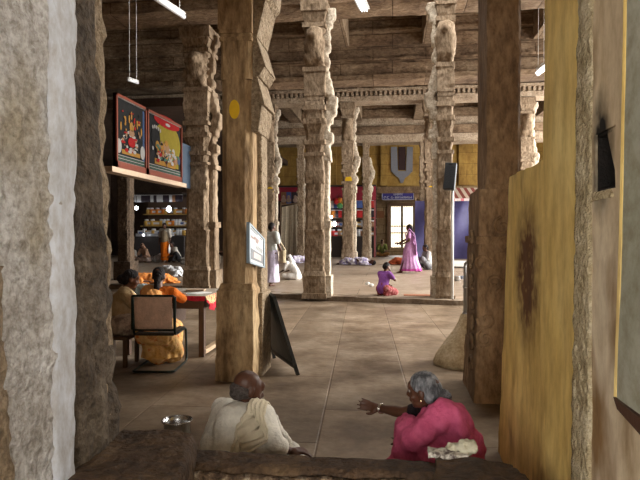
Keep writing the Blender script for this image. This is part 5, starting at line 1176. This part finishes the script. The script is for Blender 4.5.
# painted sectarian mark: grey U with dark centre stripe
XM = lambda px, py: at(px, py, 31.86)
um = thing('wall_emblem', 'large grey U-shaped emblem with a dark central stripe on the yellow wall', 'emblem', XM(401, 183))
gy = flat('emblem_grey', (.20, .20, .22), .7); rdk = flat('emblem_dark_red', (.035, .014, .012), .7)
def poly(px, m_, nm, y=31.86, t=.04):
    mb = MB(); P_ = [at(x, z, y) for x, z in px]; mb.slab(P_, (0, -t, 0)) if len(P_) == 4 else mb.loft([P_, [p + V((0, -t, 0)) for p in P_]]); return mb.build(nm, m_, um)
poly([(391, 147), (397, 147), (398, 171), (391, 172)], gy, 'left_bar'); poly([(407, 147), (413, 147), (412.5, 172), (406, 171)], gy, 'right_bar')
poly([(391, 171), (412.5, 171), (408, 176), (405, 178), (403, 183), (400.5, 183), (399, 178), (396, 176)], gy, 'base'); poly([(398.5, 147), (405.5, 147), (405.3, 170), (398.7, 170)], rdk, 'centre_stripe', t=.05)

# plaque beside the gate
mb = MB(); a, b = at(375, 218, 31.97), at(384, 211, 31.97); mb.bb((a.x, 31.93, a.z), (b.x, 32, b.z)); tag(mb.build('plaque', flat('plaque_brown', (.20, .08, .03)), None, (a.x, 31.93, a.z)), 'brown plaque on the wall left of the bright gate', 'plaque')

# beige canvas screen
a, b = at(280.5, 255, 28.3), at(300, 205, 28.3)
cs = thing('canvas_screen', 'beige canvas screen hanging between the second-row pillars', 'screen', ((a.x + b.x) / 2, 28.3, .3))
rr = []
for k in range(41):
    u = k / 40; x = a.x + (b.x - a.x) * u; y = 28.3 + .03 * math.sin(u * 22) + .01 * math.sin(u * 51); zt3 = b.z + (.18 * u) - .1; rr.append([V((x, y, .31)), V((x + .08 * (1 - u), y * .0 + 28.3 + .3 * (y - 28.3), zt3)), V((x + .08 * (1 - u), 28.33 + .3 * (y - 28.3), zt3)), V((x, y + .03, .31))])
mb = MB(); mb.loft(rr); mb.build('canvas', cloth('canvas_beige', (.80, .70, .53)), cs, smooth=False)
for x in (a.x, b.x): mb = MB(); mb.tube([V((x, 28.36, .3)), V((x, 28.36, b.z + .15))], .03, 8); mb.build('pole', flat('wood_pole', (.30, .2, .12)), cs)
mb = MB(); mb.tube([V((a.x, 28.36, b.z + .02)), V((b.x, 28.36, b.z + .1))], .03, 8); mb.build('top_bar', MATS['wood_pole'], cs)

# blue tarpaulin and striped awning on the right
a, b = at(415, 256, 27.2), at(560, 200, 27.2)
tp = thing('tarpaulin', 'blue tarpaulin wall stretched behind the loudspeaker pillar', 'tarpaulin', ((a.x + b.x) / 2, 27.2, .3))
mb = MB(); NX, NZ = 60, 16; vs = []
for i in range(NX + 1):
    for j in range(NZ + 1):
        u, v = i / NX, j / NZ; x = a.x + (b.x - a.x) * u; z = .32 + (b.z - .32) * v
        vs.append(V((x, 27.2 + .10 * math.sin(u * 9 + v * 4) + .06 * math.sin((u * 5 - v) * 6) + .03 * nt((x, 0, z), 1.5, 3), z)))
fs = []
for i in range(NX):
    for j in range(NZ): q_ = i * (NZ + 1) + j; fs.append((q_, q_ + NZ + 1, q_ + NZ + 2, q_ + 1))
n_ = len(vs); mb.add(vs + [v + V((0, .02, 0)) for v in vs], fs + [tuple(i + n_ for i in f) for f in fs]); mb.build('sheet', mat('tarp_blue', [(.35, (.05, .045, .13)), (.65, (.08, .075, .20))], scale=1.5, rough=.45, bump=.2, bscale=5), tp, smooth=True)
for k in range(5): x = a.x + (b.x - a.x) * (k + .02) / 4.05; mb = MB(); mb.tube([V((x, 27.4, .3)), V((x, 27.4, b.z + .2))], .035, 8); mb.build('post', flat('wood_pole', (.30, .2, .12)), tp)
a, b = at(448, 201, 26.9), at(560, 186.5, 26.9)
aw = thing('striped_awning', 'red and white striped awning edge above the blue tarpaulin', 'awning', ((a.x + b.x) / 2, 26.9, a.z))
rdw = flat('awning_red', (.17, .04, .03)); www = flat('awning_white', (.42, .35, .28)); mb = MB(); k = 0; x = a.x
while x < b.x:
    mb.m = k % 2; mb.hexa([(x, 26.6, a.z + .1), (x + .16, 26.6, a.z + .1), (x + .16, 26.64, a.z + .1), (x, 26.64, a.z + .1), (x - .25, 27.1, b.z), (x - .09, 27.1, b.z), (x - .09, 27.14, b.z), (x - .25, 27.14, b.z)]); x += .16; k += 1
mb.build('canopy', [rdw, www], aw)
mb = MB(); x = a.x; k = 0
while x < b.x: mb.m = k % 3 % 2; mb.hexa([(x, 26.6, a.z - .02), (x + .13, 26.6, a.z - .02), (x + .13, 26.62, a.z - .02), (x, 26.62, a.z - .02), (x, 26.6, a.z + .1), (x + .13, 26.6, a.z + .1), (x + .13, 26.62, a.z + .1), (x, 26.62, a.z + .1)]); x += .14; k += 1
mb.build('fringe', [flat('fringe_white', (.7, .6, .6)), flat('fringe_pink', (.6, .18, .22))], aw)
# pale sheet on the floor before the tarpaulin
a, b = fl(452, 268), fl(560, 268); mb = MB(); rough(mb, [(a.x, a.y, .3), (b.x, a.y, .3), (b.x, a.y + 4.0, .31), (a.x, a.y + 4, .31), (a.x, a.y, .32), (b.x, a.y, .32), (b.x, a.y + 4, .33), (a.x, a.y + 4, .33)], res=.25, amp=.02, freq=2)
tag(mb.build('ground_sheet', flat('sheet_pale', (.62, .60, .55)), None, (a.x, a.y, .3)), 'pale sheet spread on the floor in front of the blue tarpaulin', 'sheet')
for k, (px, py, s_, c_, lab) in enumerate(((457, 281, .11, (.45, .45, .45), 'small steel pot on the floor right of the loudspeaker pillar'), (462, 279, .07, (.30, .36, .5), 'small bluish cup on the floor beside the steel pot'))):
    p = fl(px, py); mb = MB(); mb.lathe(p, [(s_ * .6, 0), (s_, s_ * .5), (s_ * .8, s_ * 1.2), (s_ * .9, s_ * 1.3), (s_ * .5, s_ * 1.25)], 16); tag(mb.build('small_pot', flat('pot_%d' % k, c_, .3, .7), None, p, smooth=True), lab, 'pot')
for k, (px, py) in enumerate(((367.5, 285), (371.5, 286.5))):
    p = fl(px, py); mb = MB(); mb.ell(p + V((0, 0, .04)), (.07, .05, .04)); tag(mb.remesh('crumpled_paper', pw, None, .012, p, fold=folds(50, .012, (1, 1, 1)), sm=0), ('left' if k == 0 else 'right') + ' of two white paper scraps beside the kneeling child', 'paper scrap', 'white scraps by the child')
p = fl(404, 296.5); mb = MB(); mb.bb((p.x, p.y + .1, .095), (p.x + .95, p.y + .45, .112)); tag(mb.build('mat', flat('mat_reddish', (.30, .12, .06)), None, p), 'reddish mat on the kerb between the child and the loudspeaker pillar', 'mat')

# ================================================================ goods stalls
def gx(px, Y=29): return at(px, 220, Y).x
YS = 29.0
x0, x1 = gx(246), gx(376); zf1, zf0 = at(320, 187.5, YS).z, at(320, 201, YS).z; zc = at(320, 236, YS).z
stl_ = thing('goods_stall', 'long stall with a red fascia and shelves of small wares along the back', 'stall', ((x0 + x1) / 2, YS, .3))
mar = flat('fascia_maroon', (.28, .02, .04)); dkw = flat('stall_dark', (.035, .025, .02))
mb = MB(); mb.bb((x0, YS - .3, zf0), (x1, YS - .24, zf1)); mb.build('fascia', mar, stl_)
mb = MB(); mb.bb((x0, YS - .5, zf1), (x1, YS + 2, zf1 + .08)); mb.build('roof', dkw, stl_)
mb = MB(); mb.bb((x0, YS + 1.2, .3), (x1, YS + 1.3, zf1)); mb.build('back_board', flat('stall_back', (.06, .035, .03)), stl_)
mb = MB(); mb.bb((x0, YS, .3), (x1, YS + .7, zc)); mb.build('counter', dkw, stl_, bevel=.02)
shz = [zc + (zf0 - zc) * t for t in (.0, .27, .52)]
for z in shz[1:]: mb = MB(); mb.bb((x0, YS + .55, z - .03), (x1, YS + 1.2, z)); mb.build('shelf', flat('shelf_wood', (.16, .09, .05)), stl_)
for px in (246, 300, 345, 375): x = gx(px); mb = MB(); mb.bb((x - .04, YS - .25, .3), (x + .04, YS - .17, zf1)); mb.build('post', flat('post_pink', (.35, .10, .10)), stl_)
PAL = {'red': (.55, .03, .03), 'magenta': (.50, .04, .18), 'white': (.68, .68, .70), 'pink': (.62, .25, .32), 'blue': (.08, .14, .40), 'gold': (.60, .36, .08), 'dark': (.04, .03, .04), 'orange': (.70, .22, .03), 'green': (.10, .35, .12), 'silver': (.55, .56, .58), 'brown': (.25, .12, .06)}
GM = {k: flat('goods_' + k, v, .4, bump=.2) for k, v in PAL.items()}
protos = {}
def good(kind, colour, loc, s, group, label):
    key = (kind, colour)
    if key not in protos:
        mb = MB()
        if kind == 'packet':
            t = thing('hanging_packet', label, 'packet', (0, 0, 0), group); mb.loft([[V((w * math.cos(a_) * (1 if abs(z) < 1 else .9), .12 * (1 - abs(z)) * math.sin(a_) + .02 * math.sin(a_), z * .5 - .5)) for a_ in [2 * math.pi * q / 12 for q in range(12)]] for z, w in ((1, .36), (.8, .4), (.3, .42), (-.3, .44), (-.8, .42), (-1, .38))]); mb.build('pouch', GM[colour], t)
            mb = MB(); mb.bb((-.38, -.04, 0), (.38, .04, .12)); mb.build('header_card', GM['white' if colour != 'white' else 'red'], t)
        elif kind == 'jar':
            t = thing('jar', label, 'jar', (0, 0, 0), group); mb.lathe((0, 0, 0), [(.36, 0), (.4, .06), (.4, .62), (.28, .76)], 12); mb.build('jar_body', GM[colour], t, smooth=True); mb = MB(); mb.lathe((0, 0, .76), [(.3, 0), (.3, .2), (.05, .22)], 12); mb.build('lid', GM['silver'], t)
        elif kind == 'toy_ball':
            t = thing('toy_ball_string', label, 'toy', (0, 0, 0), group)
            mb.ell((0, 0, -.4), (.4, .4, .4)); mb.build('ball', GM[colour], t, smooth=True); mb = MB(); mb.tube([(0, 0, 0), (0, 0, .4)], .03, 5); mb.build('string', GM['dark'], t)
        else:
            t = thing('box_of_wares', label, 'box', (0, 0, 0), group); mb.bb((-.45, -.3, 0), (.45, .3, .7)); mb.build('carton', GM[colour], t); mb = MB(); mb.bb((-.3, -.31, .2), (.3, -.3, .5)); mb.build('label_patch', GM['white' if colour != 'white' else 'blue'], t)
        protos[key] = t; t.location = loc; t.scale = (s, s, s); return t
    t = dup(protos[key], loc, label, group); t.scale = (s, s, s); return t
rnd = random.Random(12)
ART = lambda c: ('an ' if c[0] in 'aeiou' else 'a ') + c
vis = [(247, 263), (281, 304), (331, 348), (357, 374)]
secn = {247: 'left of the canvas screen', 281: 'beside the canvas screen', 331: 'between two pillars', 357: 'at the right end'}
for (p0, p1) in vis:
    px = p0 + 1.6
    while px < p1:
        x = gx(px)
        if not (281 <= px < 299):
            c = rnd.choice(['white', 'red', 'magenta', 'pink', 'blue', 'silver']) if px > 270 else rnd.choice(['silver', 'white', 'blue'])
            good('packet', c, (x, YS - .2, zf0 - .02), .36, '%s packets hanging %s' % (c, secn[p0]), '%s packet, top hanging row of the red stall, %s' % (c, secn[p0]))
            c = rnd.choice(['red', 'magenta', 'white', 'dark', 'orange', 'pink'])
            good('packet', c, (x + .05, YS + .1, zf0 - .5), .36, 'lower %s packets %s' % (c, secn[p0]), '%s packet, lower hanging row of the red stall, %s' % (c, secn[p0]))
            for j, z in enumerate(shz):
                kd = rnd.choice(['jar', 'box']); c = rnd.choice(['gold', 'brown', 'white', 'dark', 'red', 'silver', 'brown'])
                word = 'counter' if j == 0 else ('middle shelf' if j == 1 else 'upper shelf')
                good(kd, c, (x, YS + (.3 if j == 0 else .85), z), .36, '%s %s wares on the %s %s' % (c, kd, word, secn[p0]), '%s %s on the %s of the red stall, %s' % (c, kd, word, secn[p0]))
        px += 3.2
for k, (px, py, c, s_) in enumerate(((337, 202, 'red', .42), (340, 201.5, 'orange', .42), (343, 203, 'gold', .4), (340, 206, 'green', .42))):
    p = at(px, py, YS - .45); good('toy_ball', c, (p.x, p.y, p.z + .2), s_, 'bright toy balls on the stall', '%s toy ball in the bright cluster hanging from the stall fascia' % c)
# posters over the canvas screen
for k, (a_, b_, c) in enumerate(((281, 286, 'brown'), (286.5, 291, 'blue'), (291.5, 299, 'dark'))):
    a, b = at(a_, 204, YS - .34), at(b_, 192, YS - .34); po = thing('poster', ['small brown portrait poster above the canvas screen', 'blue poster between two others above the canvas screen', 'dark wide poster above the canvas screen'][k], 'poster', (a.x, YS - .34, a.z), 'posters above the canvas screen')
    mb = MB(); mb.bb((a.x, YS - .34, a.z), (b.x, YS - .31, b.z)); mb.build('backing', GM[c], po); mb = MB(); m_ = (a + b) / 2; mb.ell((m_.x, YS - .345, m_.z + .05), (.08, .01, .1)); mb.ell((m_.x, YS - .345, m_.z - .12), (.13, .01, .12)); mb.build('portrait', flat('poster_face', (.40, .28, .22)), po)
# stall lamps
def bulb(px, py, Y, r_, label, e=14):
    p = at(px, py, Y); t = thing('bulb_lamp', label, 'lamp', p, 'bright bulbs in the stalls'); mb = MB(); mb.ell(p, (r_, r_, r_ * 1.15)); mb.build('bulb', mat('bulb_glow', (1, 1, 1), bump=0, emit=((.92, .96, 1), e)), t, smooth=True); mb = MB(); mb.tube([p + V((0, 0, r_)), p + V((0, 0, r_ + .5))], .015, 6); mb.build('cord', fr, t); return t
bulb(334.5, 224, YS - .2, .1, 'bright bulb among the wares between two middle pillars')
bulb(331, 217, YS - .3, .07, 'small bright bulb at the right edge of the middle kerb pillar')

# left stall, deep in the aisle
YL = 26.5; X0, X1 = at(134, 220, YL).x, at(184, 220, YL).x; z1 = at(155, 198, YL).z; zc = at(155, 236, YL).z; zt_l = at(155, 212, YL).z
ls = thing('sweet_stall', 'brightly lit stall with golden trays deep in the left aisle', 'stall', ((X0 + X1) / 2, YL, .3))
mb = MB(); mb.bb((X0, YL, .3), (X1, YL + .9, zc)); mb.build('counter', flat('counter_dark', (.05, .045, .045)), ls, bevel=.02)
mb = MB(); mb.bb((X0, YL + 1.6, .3), (X1, YL + 1.7, z1 + .4)); mb.build('back_board', flat('stall_back_l', (.10, .06, .04)), ls)
mb = MB(); mb.bb((X0, YL - .3, z1 + .15), (X1, YL + 1.7, z1 + .25)); mb.build('roof', dkw, ls)
for i, t_ in enumerate((.28, .6)): z = zc + (z1 - zc) * t_; mb = MB(); mb.bb((X0, YL + .7 + .3 * i, z - .04), (X1, YL + 1.6, z)); mb.build('shelf', flat('shelf_gold', (.45, .28, .08)), ls)
mb = MB(); mb.bb((X0 + .1, YL - .02, zc - .02), (X1 - .6, YL + .25, zc + .12)); mb.build('glass_case', flat('case_pale', (.38, .38, .40), .2), ls)
px = 137.5
while px < 181:
    x = at(px, 220, YL).x
    for j, t_ in enumerate((0.02, .28, .6)):
        z = zc + (z1 - zc) * t_; c = rnd.choice([['white', 'gold', 'silver'], ['gold', 'orange', 'gold', 'white'], ['gold', 'brown', 'orange']][j]); kd = rnd.choice(['jar', 'box']); wd_ = ['counter', 'lower shelf', 'upper shelf'][j]
        sd_ = 'left of the person in orange' if px < 158 else 'right of the person in orange'
        good(kd, c, (x, YL + (.45, 1.05, 1.3)[j], z), .34, '%s %s wares on the %s %s' % (c, kd, wd_, sd_), '%s %s on the %s of the left stall, %s' % (c, kd, wd_, sd_))
    c = rnd.choice(['silver', 'dark', 'brown', 'dark', 'silver']); good('packet', c, (x, YL - .1, z1 + .13), .34, '%s packets hanging in the left stall %s' % (c, sd_), '%s packet under the left stall roof, %s' % (c, sd_))
    px += 3.1
for px, py, r_, lb in ((136.5, 208, .08, 'white bulb at the left end of the left aisle stall'), (169, 209, .12, 'large white bulb above the head of the person in orange'), (143.5, 235, .045, 'tiny white bulb low on the counter of the left aisle stall')): bulb(px, py, YL - .35, r_, lb)
# yellow bucket
p = fl(142.5, 257); p.z = zf(p.x, p.y); bk_ = thing('yellow_bucket', 'bright yellow bucket on a crate in front of the left aisle stall', 'bucket', p + V((0, 0, .42)))
q_ = p + V((0, 0, .42)); mb = MB(); mb.lathe(q_, [(.13, 0), (.17, .34), (.18, .34), (.18, .37), (.155, .37), (.12, .02)], 20); mb.build('pail', flat('bucket_yellow', (.80, .50, .02), .4, bump=0), bk_, smooth=True)
mb = MB(); mb.tube([q_ + V((.18 * math.cos(a), 0, .36 + .12 * math.sin(a))) for a in [math.pi * k / 10 for k in range(11)]], .008, 6); mb.build('handle', fr, bk_)
mb = MB(); mb.bb(p + V((-.25, -.2, 0)), p + V((.25, .2, .42))); tag(mb.build('crate', flat('crate_brown', (.12, .09, .07)), None, p, bevel=.01), 'dark crate under the yellow bucket', 'crate')
# white bundle by the bucket
for px, py, w_, lb, c_ in ((156, 262, .35, 'white cloth bundle on the floor between the bucket and the person in orange', (.60, .60, .62)), (186, 264, .28, 'grey cloth bundle at the foot of the wide carved pillar', (.38, .36, .33))):
    p = fl(px, py); mb = MB(); mb.ell(p + V((0, 0, .14)), (w_, .2, .13)); mb.ell(p + V((w_ * .5, 0, .2)), (.17, .17, .15)); tag(mb.remesh('cloth_bundle', cloth('bundle_%d' % px, c_), None, .02, p, fold=folds(14, .05, (1, 1, 1)), sm=1), lb, 'bundle')
# ---------------------------------------------------------------- light
w = bpy.data.worlds.new('world'); S.world = w; w.use_nodes = True
wn = w.node_tree.nodes; bg = wn['Background']; bg.inputs['Color'].default_value = (1.0, .97, .92, 1); bg.inputs['Strength'].default_value = 8.0
def portal(loc, rot, sx, sy):
    l = bpy.data.lights.new('portal', 'AREA'); l.shape = 'RECTANGLE'; l.size = sx; l.size_y = sy; l.cycles.is_portal = True
    o = bpy.data.objects.new('portal', l); COL.objects.link(o); o.location = loc; o.rotation_euler = rot; return o
portal((9.2, 19.2, 4.2), (0, R(90), 0), 8.6, 19.4)
portal((-.25, -4.25, 1.55), (R(90), 0, 0), 6.3, 3.1)
portal((1.5, 10, 8.6), (0, 0, 0), 8, 3.6)
sl = bpy.data.lights.new('sun', 'SUN'); sl.energy = 9; sl.angle = R(40); sl.color = (1, .96, .89)
so = bpy.data.objects.new('sun', sl); COL.objects.link(so); so.rotation_euler = V((-1, -.3, -.42)).to_track_quat('-Z', 'Y').to_euler()
S.view_settings.view_transform = 'Standard'; S.view_settings.look = 'None'; S.view_settings.gamma = 1; S.view_settings.exposure = 0.2
S.view_settings.use_curve_mapping = False
S.cycles.max_bounces = 8; S.cycles.diffuse_bounces = 6
